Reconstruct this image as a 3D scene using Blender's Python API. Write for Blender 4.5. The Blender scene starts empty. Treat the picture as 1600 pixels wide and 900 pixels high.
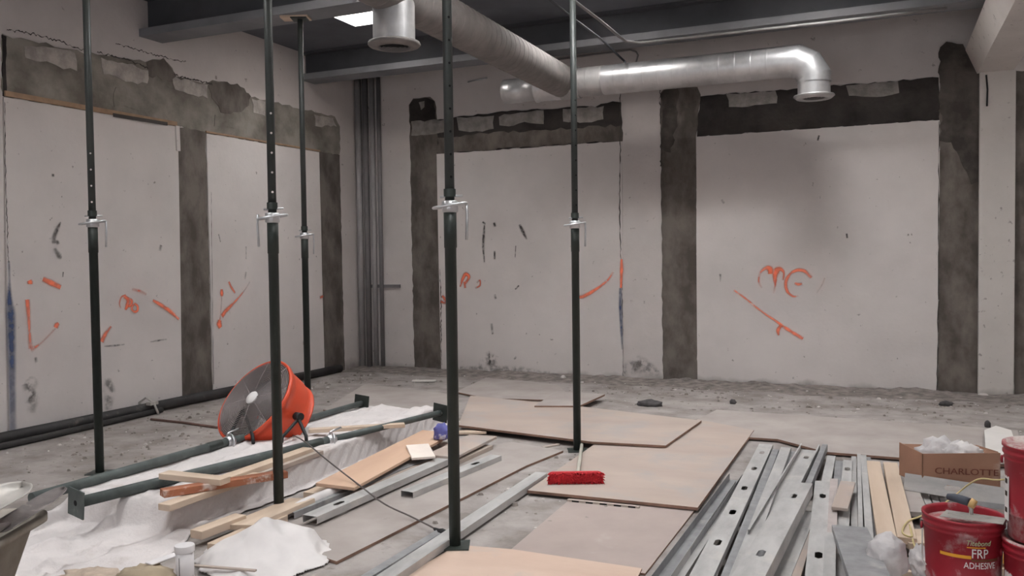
import bpy, bmesh, math, random
from mathutils import Vector, Matrix, noise
random.seed(7)
sc = bpy.context.scene
PI = math.pi
V = Vector

# ------------------------------------------------------------------ camera
F_PX, CX, CY, EYE = 1326.0, 800.0, 450.0, 1.5
YAW, PITCH, ROLL = math.radians(23.6), math.radians(-1.9), 0.0127
_f = V((-math.sin(YAW)*math.cos(PITCH), math.cos(YAW)*math.cos(PITCH), math.sin(PITCH)))
_r0 = V((math.cos(YAW), math.sin(YAW), 0)); _u0 = _r0.cross(_f)
_r = _r0*math.cos(ROLL) - _u0*math.sin(ROLL); _u = _u0*math.cos(ROLL) + _r0*math.sin(ROLL)
CAM = V((0, 0, EYE))
cam = bpy.data.cameras.new('camera'); co = bpy.data.objects.new('camera', cam)
sc.collection.objects.link(co); sc.camera = co
cam.sensor_width = 36.0; cam.lens = F_PX/1600*36.0; cam.clip_start = 0.05; cam.clip_end = 200
M_ = Matrix((_r, _u, -_f)).transposed().to_4x4(); M_.translation = CAM
co.matrix_world = M_

# ------------------------------------------------------------------ world, lamps, exposure
w = bpy.data.worlds.new('world'); sc.world = w; w.use_nodes = True
w.node_tree.nodes['Background'].inputs[0].default_value = (0.8, 0.82, 0.85, 1)
w.node_tree.nodes['Background'].inputs[1].default_value = 0.3
sc.view_settings.view_transform = 'Standard'; sc.view_settings.look = 'None'
sc.view_settings.exposure = 0.0; sc.view_settings.gamma = 1.0; sc.view_settings.use_curve_mapping = False

# skylight wells between the roof beams: (x0, x1, y0, y1, watts)
DECK = 4.2
SKY_COL = (0.95, 0.985, 1.0)
WELLS = [(-5.55, -4.95, 7.8, 8.3, 52), (-2.95, -2.35, 7.8, 8.3, 42), (-0.85, -0.25, 7.8, 8.3, 76), (2.9, 3.5, 7.8, 8.3, 60),  # second well is unseen, added to brighten the middle wall panel
         (-4.60, -4.0, 5.2, 5.7, 46), (-2.2, -1.6, 5.2, 5.7, 100), (2.9, 3.5, 5.2, 5.7, 55),
         (-4.60, -4.0, 2.6, 3.1, 60), (-1.25, -0.65, 2.6, 3.1, 66), (2.9, 3.5, 2.6, 3.1, 60),
         (-5.55, -4.95, 0.0, 0.5, 60), (-1.25, -0.65, 0.0, 0.5, 60), (2.9, 3.5, 0.0, 0.5, 60)]
for (x0, x1, y0, y1, p) in WELLS:
    ld = bpy.data.lights.new('skylight_daylight', 'AREA'); ld.shape = 'RECTANGLE'
    ld.size = x1-x0-0.02; ld.size_y = y1-y0-0.02; ld.energy = p; ld.color = SKY_COL
    lo = bpy.data.objects.new('skylight_daylight', ld); sc.collection.objects.link(lo)
    lo.location = ((x0+x1)/2, (y0+y1)/2, DECK+0.27)
# daylight entering through the loading opening in the front wall, behind the camera
ld = bpy.data.lights.new('opening_daylight', 'AREA'); ld.shape = 'RECTANGLE'
ld.size = 7.0; ld.size_y = 2.6; ld.energy = 115; ld.color = (0.93, 0.97, 1.0)
lo = bpy.data.objects.new('opening_daylight', ld); sc.collection.objects.link(lo)
lo.location = (-1.0, -3.9, 1.5); lo.rotation_euler = (PI/2, 0, 0)

# ------------------------------------------------------------------ pixel to place helpers
def ray(px, py): return _f + _r*((px-CX)/F_PX) - _u*((py-CY)/F_PX)
def at(px, py, z=0.0):
    d = ray(px, py); return CAM + d*((z-EYE)/d.z)
XL, YB = -6.85, 10.25
def on_left(px, py):
    d = ray(px, py); return CAM + d*(XL/d.x)
def on_back(px, py, y=YB):
    d = ray(px, py); return CAM + d*(y/d.y)
def on_depth(px, py, depth): return CAM + ray(px, py)*depth

# ------------------------------------------------------------------ materials
MATS = {}
def mat(name, col, rough=0.8, metal=0.0, var=0.12, scale=6.0, bump=0.0, bscale=40.0, stretch=None,
        col2=None, lo=0.35, hi=0.65, alpha=1.0, spec=0.3, detail=6.0, dirt=None, sss=None, gen=False, spots=None):
    if name in MATS: return MATS[name]
    m = bpy.data.materials.new(name); m.use_nodes = True
    nt = m.node_tree; N = nt.nodes; L = nt.links
    b = N['Principled BSDF']
    b.inputs['Roughness'].default_value = rough; b.inputs['Metallic'].default_value = metal
    b.inputs['Specular IOR Level'].default_value = spec
    tc = N.new('ShaderNodeTexCoord'); mp = N.new('ShaderNodeMapping')
    L.new(tc.outputs['Object'], mp.inputs['Vector'])
    if stretch: mp.inputs['Scale'].default_value = stretch
    n1 = N.new('ShaderNodeTexNoise'); n1.inputs['Scale'].default_value = scale
    n1.inputs['Detail'].default_value = detail; n1.inputs['Roughness'].default_value = 0.6
    L.new(mp.outputs[0], n1.inputs['Vector'])
    cr = N.new('ShaderNodeValToRGB'); cr.color_ramp.elements[0].position = lo; cr.color_ramp.elements[1].position = hi
    c2 = col2 if col2 else tuple(max(0, c*(1-var*1.6)) for c in col)
    c1 = col if col2 else tuple(min(1, c*(1+var*0.6)) for c in col)
    cr.color_ramp.elements[0].color = (*c2, 1); cr.color_ramp.elements[1].color = (*c1, 1)
    L.new(n1.outputs['Fac'], cr.inputs['Fac'])
    out = cr.outputs['Color']
    if spots:                                   # paint splashes or dust blotches: (colour, scale, threshold)
        n3 = N.new('ShaderNodeTexNoise'); n3.inputs['Scale'].default_value = spots[1]; n3.inputs['Detail'].default_value = 8
        n3.inputs['Roughness'].default_value = 0.65
        L.new(tc.outputs['Object'], n3.inputs['Vector'])
        r3 = N.new('ShaderNodeValToRGB'); r3.color_ramp.elements[0].position = spots[2]
        r3.color_ramp.elements[1].position = min(1, spots[2]+spots[3])
        L.new(n3.outputs['Fac'], r3.inputs['Fac'])
        mx = N.new('ShaderNodeMixRGB'); mx.inputs[2].default_value = (*spots[0], 1)
        L.new(r3.outputs['Color'], mx.inputs[0]); L.new(out, mx.inputs[1]); out = mx.outputs[0]
    if dirt:                                    # splash dirt near the floor: (colour, height, amount), ragged with noise
        geo = N.new('ShaderNodeNewGeometry'); sp = N.new('ShaderNodeSeparateXYZ'); L.new(geo.outputs['Position'], sp.inputs[0])
        nz = N.new('ShaderNodeTexNoise'); nz.inputs['Scale'].default_value = 3.0; nz.inputs['Detail'].default_value = 8
        L.new(geo.outputs['Position'], nz.inputs['Vector'])
        ma = N.new('ShaderNodeMath'); ma.operation = 'MULTIPLY_ADD'
        L.new(nz.outputs['Fac'], ma.inputs[0]); ma.inputs[1].default_value = -dirt[1]*3.2; L.new(sp.outputs['Z'], ma.inputs[2])
        mr = N.new('ShaderNodeMapRange'); mr.inputs['From Min'].default_value = -dirt[1]*1.9; mr.inputs['From Max'].default_value = -dirt[1]*0.9
        mr.inputs['To Min'].default_value = dirt[2]; mr.inputs['To Max'].default_value = 0.0
        L.new(ma.outputs[0], mr.inputs['Value'])
        mx = N.new('ShaderNodeMixRGB'); mx.inputs[2].default_value = (*dirt[0], 1)
        L.new(mr.outputs[0], mx.inputs[0]); L.new(out, mx.inputs[1]); out = mx.outputs[0]
    L.new(out, b.inputs['Base Color'])
    if bump > 0:
        n2 = N.new('ShaderNodeTexNoise'); n2.inputs['Scale'].default_value = bscale; n2.inputs['Detail'].default_value = 5
        L.new(mp.outputs[0], n2.inputs['Vector'])
        bp = N.new('ShaderNodeBump'); bp.inputs['Strength'].default_value = bump; bp.inputs['Distance'].default_value = 0.02
        L.new(n2.outputs['Fac'], bp.inputs['Height']); L.new(bp.outputs['Normal'], b.inputs['Normal'])
    if alpha < 1: b.inputs['Alpha'].default_value = alpha
    MATS[name] = m; return m

def lin(r, g, b):
    f = lambda c: (c/255/12.92) if c/255 <= 0.04045 else ((c/255+0.055)/1.055)**2.4
    return (f(r), f(g), f(b))
WALL = mat('wall_paint', lin(206, 198, 195), 0.85, var=0.05, scale=1.7, bump=0.12, bscale=30, dirt=(lin(120, 112, 106), 0.16, 0.75),
           spots=(lin(150, 142, 138), 11.0, 0.645, 0.06))
PANEL = mat('infill_panel_paint', lin(216, 208, 205), 0.85, var=0.05, scale=1.3, bump=0.10, bscale=25, dirt=(lin(130, 122, 116), 0.09, 0.7),
            spots=(lin(146, 138, 134), 16.0, 0.665, 0.05))
MORTAR = mat('mortar', lin(116, 108, 102), 0.95, col2=lin(82, 75, 70), scale=4.0, lo=.38, hi=.62, detail=9, bump=0.4, bscale=18, stretch=(1, 1, .6))
MORTAR_L = mat('mortar_pale', lin(146, 140, 132), 0.95, scale=2.2, bump=0.4, bscale=14, col2=lin(104, 97, 90), lo=.38, hi=.62)
MORTAR_M = mat('mortar_dull', lin(92, 85, 80), 0.95, scale=3.4, bump=0.4, bscale=14, col2=lin(66, 60, 57), lo=.4, hi=.6)
MORTAR_D = mat('mortar_dark', lin(64, 59, 57), 0.95, scale=2.4, bump=0.4, bscale=14, col2=lin(44, 40, 39), lo=.4, hi=.6)  # darkest of the mortar tones
REMNANT = mat('plaster_remnant', lin(176, 168, 162), 0.95, var=0.2, scale=8, bump=0.5, bscale=25)
REMNANT_D = mat('plaster_remnant_grey', lin(146, 140, 136), 0.95, var=0.2, scale=8, bump=0.5, bscale=25)
FLOOR = mat('dusty_concrete', lin(162, 154, 150), 0.95, scale=2.6, bump=0.4, bscale=22, col2=lin(128, 120, 115), lo=.36, hi=.6, detail=10,
            spots=(lin(112, 104, 98), 7.0, 0.60, 0.14))
DECKM = mat('painted_roof_deck', lin(100, 101, 107), 0.9, var=0.15, scale=1.0)
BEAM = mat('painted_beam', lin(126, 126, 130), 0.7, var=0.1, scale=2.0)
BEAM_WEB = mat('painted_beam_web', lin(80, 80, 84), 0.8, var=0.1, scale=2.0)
CONC_W = mat('white_column_paint', lin(206, 199, 194), 0.85, var=0.05, scale=2.0, dirt=(lin(120, 112, 106), 0.1, 0.7), spots=(lin(150, 142, 138), 13.0, 0.62, 0.06))
GALV = mat('galvanised_duct', lin(200, 198, 198), 0.40, metal=0.72, var=0.12, scale=5.0, spec=.4)
GALV_DUST = mat('dusty_duct', lin(124, 118, 115), 0.8, metal=0.1, var=0.12, scale=7.0)
GALV_STUD = mat('galvanised_stud', lin(186, 183, 181), 0.5, metal=0.25, var=0.14, scale=9.0, spec=.4, stretch=(0.3, 1, 1), spots=(lin(206, 200, 194), 4.0, 0.55, 0.2))
GALV_DARK = mat('galvanised_track', lin(150, 149, 150), 0.5, metal=0.3, var=0.15, scale=9.0, spots=(lin(190, 184, 180), 5.0, 0.6, 0.2))
PIPE_GREY = mat('grey_conduit', lin(172, 168, 168), 0.6, metal=.15, var=0.1, scale=3)
CONDUIT = mat('painted_conduit', lin(138, 134, 134), 0.6, metal=.1, var=0.1, scale=3)
PIPE_DARK = mat('dark_conduit', lin(130, 126, 127), 0.6, metal=.15, var=0.1, scale=3)
BLACK_PIPE = mat('black_pipe', lin(58, 56, 56), 0.6, var=0.2, scale=5, spots=(lin(120, 112, 106), 6.0, 0.6, 0.15))
PROP_GREEN = mat('prop_green_paint', lin(46, 52, 48), 0.45, var=0.15, scale=8, spec=.45, spots=(lin(112, 110, 104), 9.0, 0.74, 0.05))
PROP_INNER = mat('prop_inner_paint', lin(54, 57, 55), 0.5, var=0.15, scale=8, spec=.45)
PROP_DUSTY = mat('prop_dusty_paint', lin(84, 90, 88), 0.55, var=0.2, scale=6, spots=(lin(140, 138, 132), 7.0, 0.6, 0.15))
ZINC = mat('bright_zinc', lin(205, 204, 206), 0.35, metal=0.8, var=0.1, scale=12)
HOLE = mat('hole_pale', lin(206, 198, 195), 0.9, var=0.02)
HOLE_D = mat('hole_dark', lin(20, 20, 20), 0.9, var=0.02)
CLOTH = mat('white_drop_cloth', lin(214, 206, 204), 0.95, var=0.05, scale=4, bump=0.25, bscale=60, spots=(lin(186, 174, 168), 3.0, 0.58, 0.14))
PLASTIC = mat('white_plastic_sheet', lin(216, 209, 207), 0.5, var=0.05, scale=5, spec=.4)
PINE = mat('pine_lumber', lin(208, 188, 169), 0.75, scale=5, stretch=(0.12, 1, 1), col2=lin(186, 163, 143), lo=.3, hi=.7, bump=.1, bscale=30)
PINE_GREY = mat('weathered_lumber', lin(184, 170, 160), 0.8, scale=5, stretch=(0.12, 1, 1), col2=lin(156, 140, 130), lo=.3, hi=.7)
REDWOOD = mat('red_brown_lumber', lin(172, 112, 84), 0.75, scale=5, stretch=(0.12, 1, 1), col2=lin(128, 76, 54), lo=.3, hi=.7, spots=(lin(212, 196, 188), 6.0, 0.56, 0.10))
PLY = mat('dusty_plywood', lin(178, 162, 152), 0.85, scale=2.2, stretch=(0.35, 1, 1), col2=lin(166, 150, 141), lo=.3, hi=.65, spots=(lin(164, 156, 152), 2.6, 0.50, 0.2), detail=9)
PLY_EDGE = mat('plywood_edge', lin(136, 106, 92), 0.85, var=.2, scale=6)
PLY_DUST = mat('dust_covered_plywood', lin(170, 161, 156), 0.9, scale=2.0, col2=lin(150, 140, 135), lo=.3, hi=.65, spots=(lin(128, 120, 115), 5.0, 0.66, 0.12), detail=9)
HARDBOARD = mat('grey_hardboard', lin(166, 151, 145), 0.8, var=0.05, scale=3, spots=(lin(182, 173, 168), 2.5, 0.6, 0.2))
DRYWALL = mat('drywall', lin(214, 208, 203), 0.9, var=0.05, scale=3)
ORANGE = mat('orange_paint', lin(206, 74, 44), 0.4, var=0.08, scale=4, spec=.5, spots=(lin(226, 190, 178), 9.0, 0.72, 0.05))
FAN_GREY = mat('fan_wire', lin(150, 140, 139), 0.5, metal=.4, var=.05)
FAN_IN = mat('fan_motor_grey', lin(96, 92, 92), 0.6, var=.1)
FAN_BLADE = mat('fan_blade_metal', lin(150, 146, 146), 0.4, metal=.5, var=.1)
BLACK = mat('black_steel', lin(38, 37, 38), 0.5, var=.15)
RUBBER = mat('black_rubber', lin(34, 33, 34), 0.7, var=.1)
CORD_GREY = mat('grey_cord', lin(96, 88, 86), 0.7, var=.1)
RED_PAIL = mat('red_pail_paint', lin(150, 30, 44), 0.45, var=.12, scale=5, spec=.45, spots=(lin(178, 150, 150), 4.2, 0.545, 0.10))
RED_IN = mat('red_pail_dusty', lin(170, 96, 98), 0.7, var=.1, spots=(lin(206, 194, 188), 5.0, 0.45, 0.12))
WHITE_INK = mat('white_print', lin(228, 222, 220), 0.7, var=.02)
YELLOW_INK = mat('yellow_print', lin(224, 160, 52), 0.7, var=.03)
GREEN_INK = mat('pale_green_print', lin(176, 186, 150), 0.7, var=.03)
DARK_INK = mat('dark_print', lin(60, 46, 40), 0.8, var=.05)
BROWN_INK = mat('brown_box_print', lin(112, 64, 52), 0.9, var=.1)
CARD = mat('cardboard', lin(158, 120, 100), 0.9, var=.08, scale=3, spots=(lin(184, 164, 152), 4.0, 0.6, 0.15))
STEEL = mat('dusty_steel', lin(190, 184, 178), 0.5, metal=.4, var=.12, scale=8)
WOODGRIP = mat('wooden_grip', lin(206, 170, 116), 0.6, var=.1, stretch=(.2, 1, 1))
BLUEGRIP = mat('blue_grey_grip', lin(76, 80, 90), 0.6, var=.1)
YCORD = mat('yellow_cord', lin(206, 188, 138), 0.7, var=.1)
BRISTLE = mat('red_bristles', lin(200, 48, 56), 0.8, var=.15, scale=60)
BROOM_STICK = mat('pale_broom_stick', lin(186, 182, 170), 0.6, var=.06)
TUB = mat('grey_tub', lin(168, 160, 150), 0.85, scale=5, col2=lin(130, 121, 110), lo=.3, hi=.7, spots=(lin(176, 168, 160), 4.0, 0.56, 0.14))
PVC = mat('white_pvc', lin(226, 220, 220), 0.5, var=.04, spots=(lin(170, 160, 156), 10.0, 0.7, 0.06))
TAN = mat('tan_paper', lin(168, 152, 130), 0.9, var=.15, scale=5, spots=(lin(208, 198, 188), 3.0, 0.55, 0.15))
DUST = mat('tan_dust', lin(186, 168, 152), 0.95, var=.15, scale=12)
RUBBLE = mat('grey_rubble', lin(138, 129, 124), 0.95, var=.3, scale=9, bump=.4)
CHIP = mat('debris_chip', lin(158, 148, 142), 0.95, col2=lin(112, 103, 97), scale=1.3, lo=.4, hi=.6)
CHIP_W = mat('pale_debris_chip', lin(206, 198, 194), 0.95, var=.1)
DARKRAG = mat('dark_rag', lin(84, 80, 80), 0.95, var=.2, scale=20)
BLUE_BAG = mat('blue_wrapper', lin(96, 96, 160), 0.5, var=.15, scale=14, spots=(lin(208, 202, 206), 9.0, 0.55, 0.06))
RUST = mat('rusty_rod', lin(110, 84, 76), 0.85, var=.2)
CRACK = mat('crack_shadow', lin(74, 69, 66), 0.95, var=.1)
SKYW = mat('skylight_well_white', lin(238, 232, 228), 0.8, var=.02)

def clear_plastic():
    m = bpy.data.materials.new('clear_plastic_bag'); m.use_nodes = True
    nt = m.node_tree; b = nt.nodes['Principled BSDF']
    b.inputs['Base Color'].default_value = (*lin(232, 226, 226), 1); b.inputs['Roughness'].default_value = 0.3
    b.inputs['Subsurface Weight'].default_value = 0.0
    tr = nt.nodes.new('ShaderNodeBsdfTransparent'); tl = nt.nodes.new('ShaderNodeBsdfTranslucent')
    tl.inputs[0].default_value = (.8, .77, .77, 1)
    m1 = nt.nodes.new('ShaderNodeMixShader'); m1.inputs[0].default_value = .25
    nt.links.new(b.outputs[0], m1.inputs[1]); nt.links.new(tl.outputs[0], m1.inputs[2])
    tc = nt.nodes.new('ShaderNodeTexCoord'); vo = nt.nodes.new('ShaderNodeTexNoise'); vo.inputs['Scale'].default_value = 16; vo.inputs['Detail'].default_value = 4; vo.inputs['Distortion'].default_value = 2.5
    bp = nt.nodes.new('ShaderNodeBump'); bp.inputs['Strength'].default_value = .35; bp.inputs['Distance'].default_value = .02
    nt.links.new(tc.outputs['Object'], vo.inputs['Vector']); nt.links.new(vo.outputs['Fac'], bp.inputs['Height']); nt.links.new(bp.outputs[0], b.inputs['Normal'])
    m2 = nt.nodes.new('ShaderNodeMixShader'); m2.inputs[0].default_value = .22
    nt.links.new(m1.outputs[0], m2.inputs[1]); nt.links.new(tr.outputs[0], m2.inputs[2])
    nt.links.new(m2.outputs[0], nt.nodes['Material Output'].inputs[0])
    return m
CLEAR = clear_plastic()

def spray(name, col, strength=0.9, nscale=14.0, n0=.3, n1=.6, nmin=.25):
    """sprayed or rubbed paint: colour fades out across the stroke (UV.y) and breaks up with noise"""
    m = bpy.data.materials.new(name); m.use_nodes = True
    nt = m.node_tree; N = nt.nodes; L = nt.links; b = N['Principled BSDF']
    b.inputs['Base Color'].default_value = (*col, 1); b.inputs['Roughness'].default_value = .8
    uv = N.new('ShaderNodeUVMap'); sp = N.new('ShaderNodeSeparateXYZ'); L.new(uv.outputs[0], sp.inputs[0])
    tc = N.new('ShaderNodeTexCoord'); n = N.new('ShaderNodeTexNoise'); n.inputs['Scale'].default_value = nscale
    n.inputs['Detail'].default_value = 6; L.new(tc.outputs['Object'], n.inputs['Vector'])
    a = N.new('ShaderNodeMath'); a.operation = 'ABSOLUTE'
    s = N.new('ShaderNodeMath'); s.operation = 'MULTIPLY_ADD'; L.new(sp.outputs['Y'], s.inputs[0]); s.inputs[1].default_value = 2; s.inputs[2].default_value = -1
    L.new(s.outputs[0], a.inputs[0])
    r = N.new('ShaderNodeMapRange'); r.interpolation_type = 'SMOOTHSTEP'
    r.inputs['From Min'].default_value = 1.0; r.inputs['From Max'].default_value = 0.15; L.new(a.outputs[0], r.inputs['Value'])
    nr = N.new('ShaderNodeMapRange'); nr.inputs['From Min'].default_value = n0; nr.inputs['From Max'].default_value = n1
    nr.inputs['To Min'].default_value = nmin; nr.inputs['To Max'].default_value = 1; L.new(n.outputs['Fac'], nr.inputs['Value'])
    p = N.new('ShaderNodeMath'); p.operation = 'MULTIPLY'; L.new(r.outputs[0], p.inputs[0]); L.new(nr.outputs[0], p.inputs[1])
    q = N.new('ShaderNodeMath'); q.operation = 'MULTIPLY'; L.new(p.outputs[0], q.inputs[0]); L.new(sp.outputs['X'], q.inputs[1])
    k = N.new('ShaderNodeMath'); k.operation = 'MULTIPLY'; L.new(q.outputs[0], k.inputs[0]); k.inputs[1].default_value = strength
    L.new(k.outputs[0], b.inputs['Alpha'])
    return m
ORANGE_SPRAY = spray('orange_spray_paint', (1.0, .22, .11), 1.0, nmin=.55)
BLUE_SPRAY = spray('blue_spray_paint', lin(70, 86, 124), .9, nmin=.6)
SCUFF = spray('dark_scuff', lin(70, 64, 62), .9, 30)
SMUDGE = spray('grey_smudge', lin(112, 105, 100), .7, 13, .44, .62, 0.0)

# ------------------------------------------------------------------ mesh helpers
C = sc.collection
class MB:
    def __init__(s): s.v = []; s.f = []; s.sm = []
    def add(s, vs, fs, smooth=False):
        o = len(s.v); s.v += [V(p) for p in vs]; s.f += [tuple(i+o for i in f) for f in fs]; s.sm += [smooth]*len(fs); return s
    def box(s, lo, hi, mtx=None):
        (a, b, c), (d, e, f) = lo, hi
        vs = [V(p) for p in ((a, b, c), (d, b, c), (d, e, c), (a, e, c), (a, b, f), (d, b, f), (d, e, f), (a, e, f))]
        if mtx: vs = [mtx @ p for p in vs]
        return s.add(vs, [(0, 3, 2, 1), (4, 5, 6, 7), (0, 1, 5, 4), (1, 2, 6, 5), (2, 3, 7, 6), (3, 0, 4, 7)])
    def tube(s, path, r, seg=10, caps=True, closed=False):
        path = [V(p) for p in path]; n = len(path); rs = r if isinstance(r, (list, tuple)) else [r]*n
        vs = []; ref = None
        for i, p in enumerate(path):
            if closed: t = path[(i+1) % n]-path[i-1]
            else: t = (path[min(i+1, n-1)]-path[max(i-1, 0)])
            t.normalize()
            if ref is None: ref = t.orthogonal().normalized()
            ref = (ref-t*ref.dot(t)); ref = ref.normalized() if ref.length > 1e-6 else t.orthogonal().normalized()
            bt = t.cross(ref)
            for k in range(seg):
                a = 2*PI*k/seg; vs.append(p+(ref*math.cos(a)+bt*math.sin(a))*rs[i])
        fs = []
        for i in range(n if closed else n-1):
            j = (i+1) % n
            for k in range(seg):
                k2 = (k+1) % seg; fs.append((i*seg+k, i*seg+k2, j*seg+k2, j*seg+k))
        s.add(vs, fs, True)
        if caps and not closed:
            o = len(s.v)-n*seg
            s.f += [tuple(o+k for k in range(seg))[::-1], tuple(o+(n-1)*seg+k for k in range(seg))]; s.sm += [False, False]
        return s
    def lathe(s, prof, seg=32, mtx=None, smooth=True):
        """prof = [(r, z)], revolved about local Z"""
        vs = []; fs = []
        for r, z in prof:
            for k in range(seg):
                a = 2*PI*k/seg; vs.append(V((r*math.cos(a), r*math.sin(a), z)))
        for i in range(len(prof)-1):
            for k in range(seg):
                k2 = (k+1) % seg; fs.append((i*seg+k, i*seg+k2, (i+1)*seg+k2, (i+1)*seg+k))
        if mtx: vs = [mtx @ p for p in vs]
        return s.add(vs, fs, smooth)
    def disc(s, c, r, n, seg=16, r2=None):
        c = V(c); n = V(n).normalized(); a = n.orthogonal().normalized(); b = n.cross(a)
        vs = [c+(a*math.cos(2*PI*k/seg)+b*math.sin(2*PI*k/seg))*r for k in range(seg)]
        return s.add(vs, [tuple(range(seg))])
    def prism(s, poly, d):
        """closed polygon of points, extruded by vector d"""
        n = len(poly); poly = [V(p) for p in poly]; d = V(d)
        vs = poly+[p+d for p in poly]
        fs = [tuple(range(n))[::-1], tuple(range(n, 2*n))]+[(i, (i+1) % n, n+(i+1) % n, n+i) for i in range(n)]
        return s.add(vs, fs)
    def build(s, name, m, parent=None, origin=(0, 0, 0), bevel=0, fixn=True, solid=0, uv=None):
        me = bpy.data.meshes.new(name); og = V(origin)
        me.from_pydata([tuple(p-og) for p in s.v], [], s.f)
        me.polygons.foreach_set('use_smooth', s.sm)
        if fixn:
            bm = bmesh.new(); bm.from_mesh(me); bmesh.ops.recalc_face_normals(bm, faces=bm.faces); bm.to_mesh(me); bm.free()
        me.materials.append(m); me.update()
        o = bpy.data.objects.new(name, me); C.objects.link(o)
        o.location = og
        if parent:
            o.parent = parent; o.location = og
        if bevel:
            b = o.modifiers.new('bevel', 'BEVEL'); b.width = bevel; b.segments = 2; b.limit_method = 'ANGLE'
        if solid:
            b = o.modifiers.new('solidify', 'SOLIDIFY'); b.thickness = solid; b.offset = 0
        return o

def tag(o, label, cat=None, group=None, kind=None):
    o['label'] = label
    if cat: o['category'] = cat
    if group: o['group'] = group
    if kind: o['kind'] = kind
    return o
def thing(name, label, cat, loc=(0, 0, 0), group=None):
    o = bpy.data.objects.new(name, None); C.objects.link(o); o.location = loc; o.empty_display_size = .1
    return tag(o, label, cat, group)
def struct(o, label=None):
    o['kind'] = 'structure'
    if label: o['label'] = label
    return o
def frame(p0, p1, up=V((0, 0, 1)), roll=0.0):
    """matrix whose X runs from p0 to p1, Z as near up as it can be"""
    x = (p1-p0).normalized(); y = up.cross(x).normalized(); z = x.cross(y)
    m = Matrix((x, y, z)).transposed().to_4x4()
    if roll: m = m @ Matrix.Rotation(roll, 4, 'X')
    m.translation = p0; return m
def jag(poly, step=0.12, amp=0.02, seed=0):
    """break polygon edges into short uneven ones, in the polygon's own plane"""
    rnd = random.Random(seed); n = len(poly); res = []
    nrm = (V(poly[1])-V(poly[0])).cross(V(poly[2])-V(poly[0])).normalized()
    for i in range(n):
        a = V(poly[i]); b = V(poly[(i+1) % n]); d = b-a; k = max(1, int(d.length/step)); t = d.normalized(); s = nrm.cross(t)
        for j in range(k):
            p = a+d*(j/k)
            res.append(p+s*rnd.uniform(-amp, amp)+(t*rnd.uniform(-amp, amp)*.5 if j else V((0, 0, 0))))
    return res
def fbm(p, s=1.0, o=4): return noise.fractal(V(p)*s, 1.0, 2.0, o)

# ------------------------------------------------------------------ setting: shell
XR, YF = 4.6, -4.0
fl = struct(MB().box((XL-.2, YF, -.2), (XR+.2, YB+.2, 0)).build('floor', FLOOR), 'dusty grey concrete floor strewn with rubble')
wl = struct(MB().box((XL-.2, YF, 0), (XL, YB+.2, DECK+.5)).build('wall_left', WALL), 'left white wall with grey mortar patches')
wb = struct(MB().box((XL, YB, 0), (XR, YB+.2, DECK+.5)).build('wall_back', WALL), 'back white wall with dark mortar patches')
struct(MB().box((XR, YF, 0), (XR+.2, YB+.2, DECK+.5)).build('wall_right', WALL))
m = MB()
m.box((XL, YF-.2, 0), (-4.5, YF, DECK+.5)); m.box((2.5, YF-.2, 0), (XR, YF, DECK+.5)); m.box((-4.5, YF-.2, 2.9), (2.5, YF, DECK+.5))
struct(m.build('wall_front', WALL))
# roof deck with a rectangular hole for each skylight well
xs = sorted({XL, XR} | {x for q in WELLS for x in q[:2]}); ys = sorted({YF, YB} | {y for q in WELLS for y in q[2:4]})
m = MB()
for i in range(len(xs)-1):
    for j in range(len(ys)-1):
        cx_, cy_ = (xs[i]+xs[i+1])/2, (ys[j]+ys[j+1])/2
        if any(q[0] < cx_ < q[1] and q[2] < cy_ < q[3] for q in WELLS): continue
        m.box((xs[i], ys[j], DECK), (xs[i+1], ys[j+1], DECK+.3))
ce = struct(m.build('ceiling', DECKM), 'dark grey painted roof deck')
for q in WELLS:
    m = MB(); t = .01
    m.box((q[0], q[2], DECK-.004), (q[0]+t, q[3], DECK+.29)); m.box((q[1]-t, q[2], DECK-.004), (q[1], q[3], DECK+.29))
    m.box((q[0], q[2], DECK-.004), (q[1], q[2]+t, DECK+.29)); m.box((q[0], q[3]-t, DECK-.004), (q[1], q[3], DECK+.29))
    m.box((q[0], q[2], DECK+.285), (q[1], q[3], DECK+.3))
    m.build('skylight_well', SKYW, ce)

# ------------------------------------------------------------------ roof beams
def ibeam(y0, y1, zb, label, parent=None):
    yc = (y0+y1)/2
    if parent is None: root = thing('steel_beam', label, 'beam', (XL, yc, zb))
    else: root = parent
    og = root.location if parent is None else V((0, 0, 0))
    def P(n, mm, lo, hi):
        o = MB().box(V(lo)-og, V(hi)-og).build(n, mm, root); return o
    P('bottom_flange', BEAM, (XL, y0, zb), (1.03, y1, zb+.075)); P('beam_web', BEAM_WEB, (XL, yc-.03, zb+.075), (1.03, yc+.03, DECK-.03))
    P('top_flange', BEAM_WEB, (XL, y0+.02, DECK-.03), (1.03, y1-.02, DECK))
    return root
ibeam(6.40, 6.70, 3.79, 'dark grey steel roof beam in front, propped at the left by a green post with a wood pad')
ibeam(8.98, 9.28, 3.84, 'dark grey steel roof beam farthest back, close to the back wall above the long duct')
ibeam(3.95, 4.25, 3.79, '', parent=ce); ibeam(1.4, 1.7, 3.79, '', parent=ce)

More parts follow.
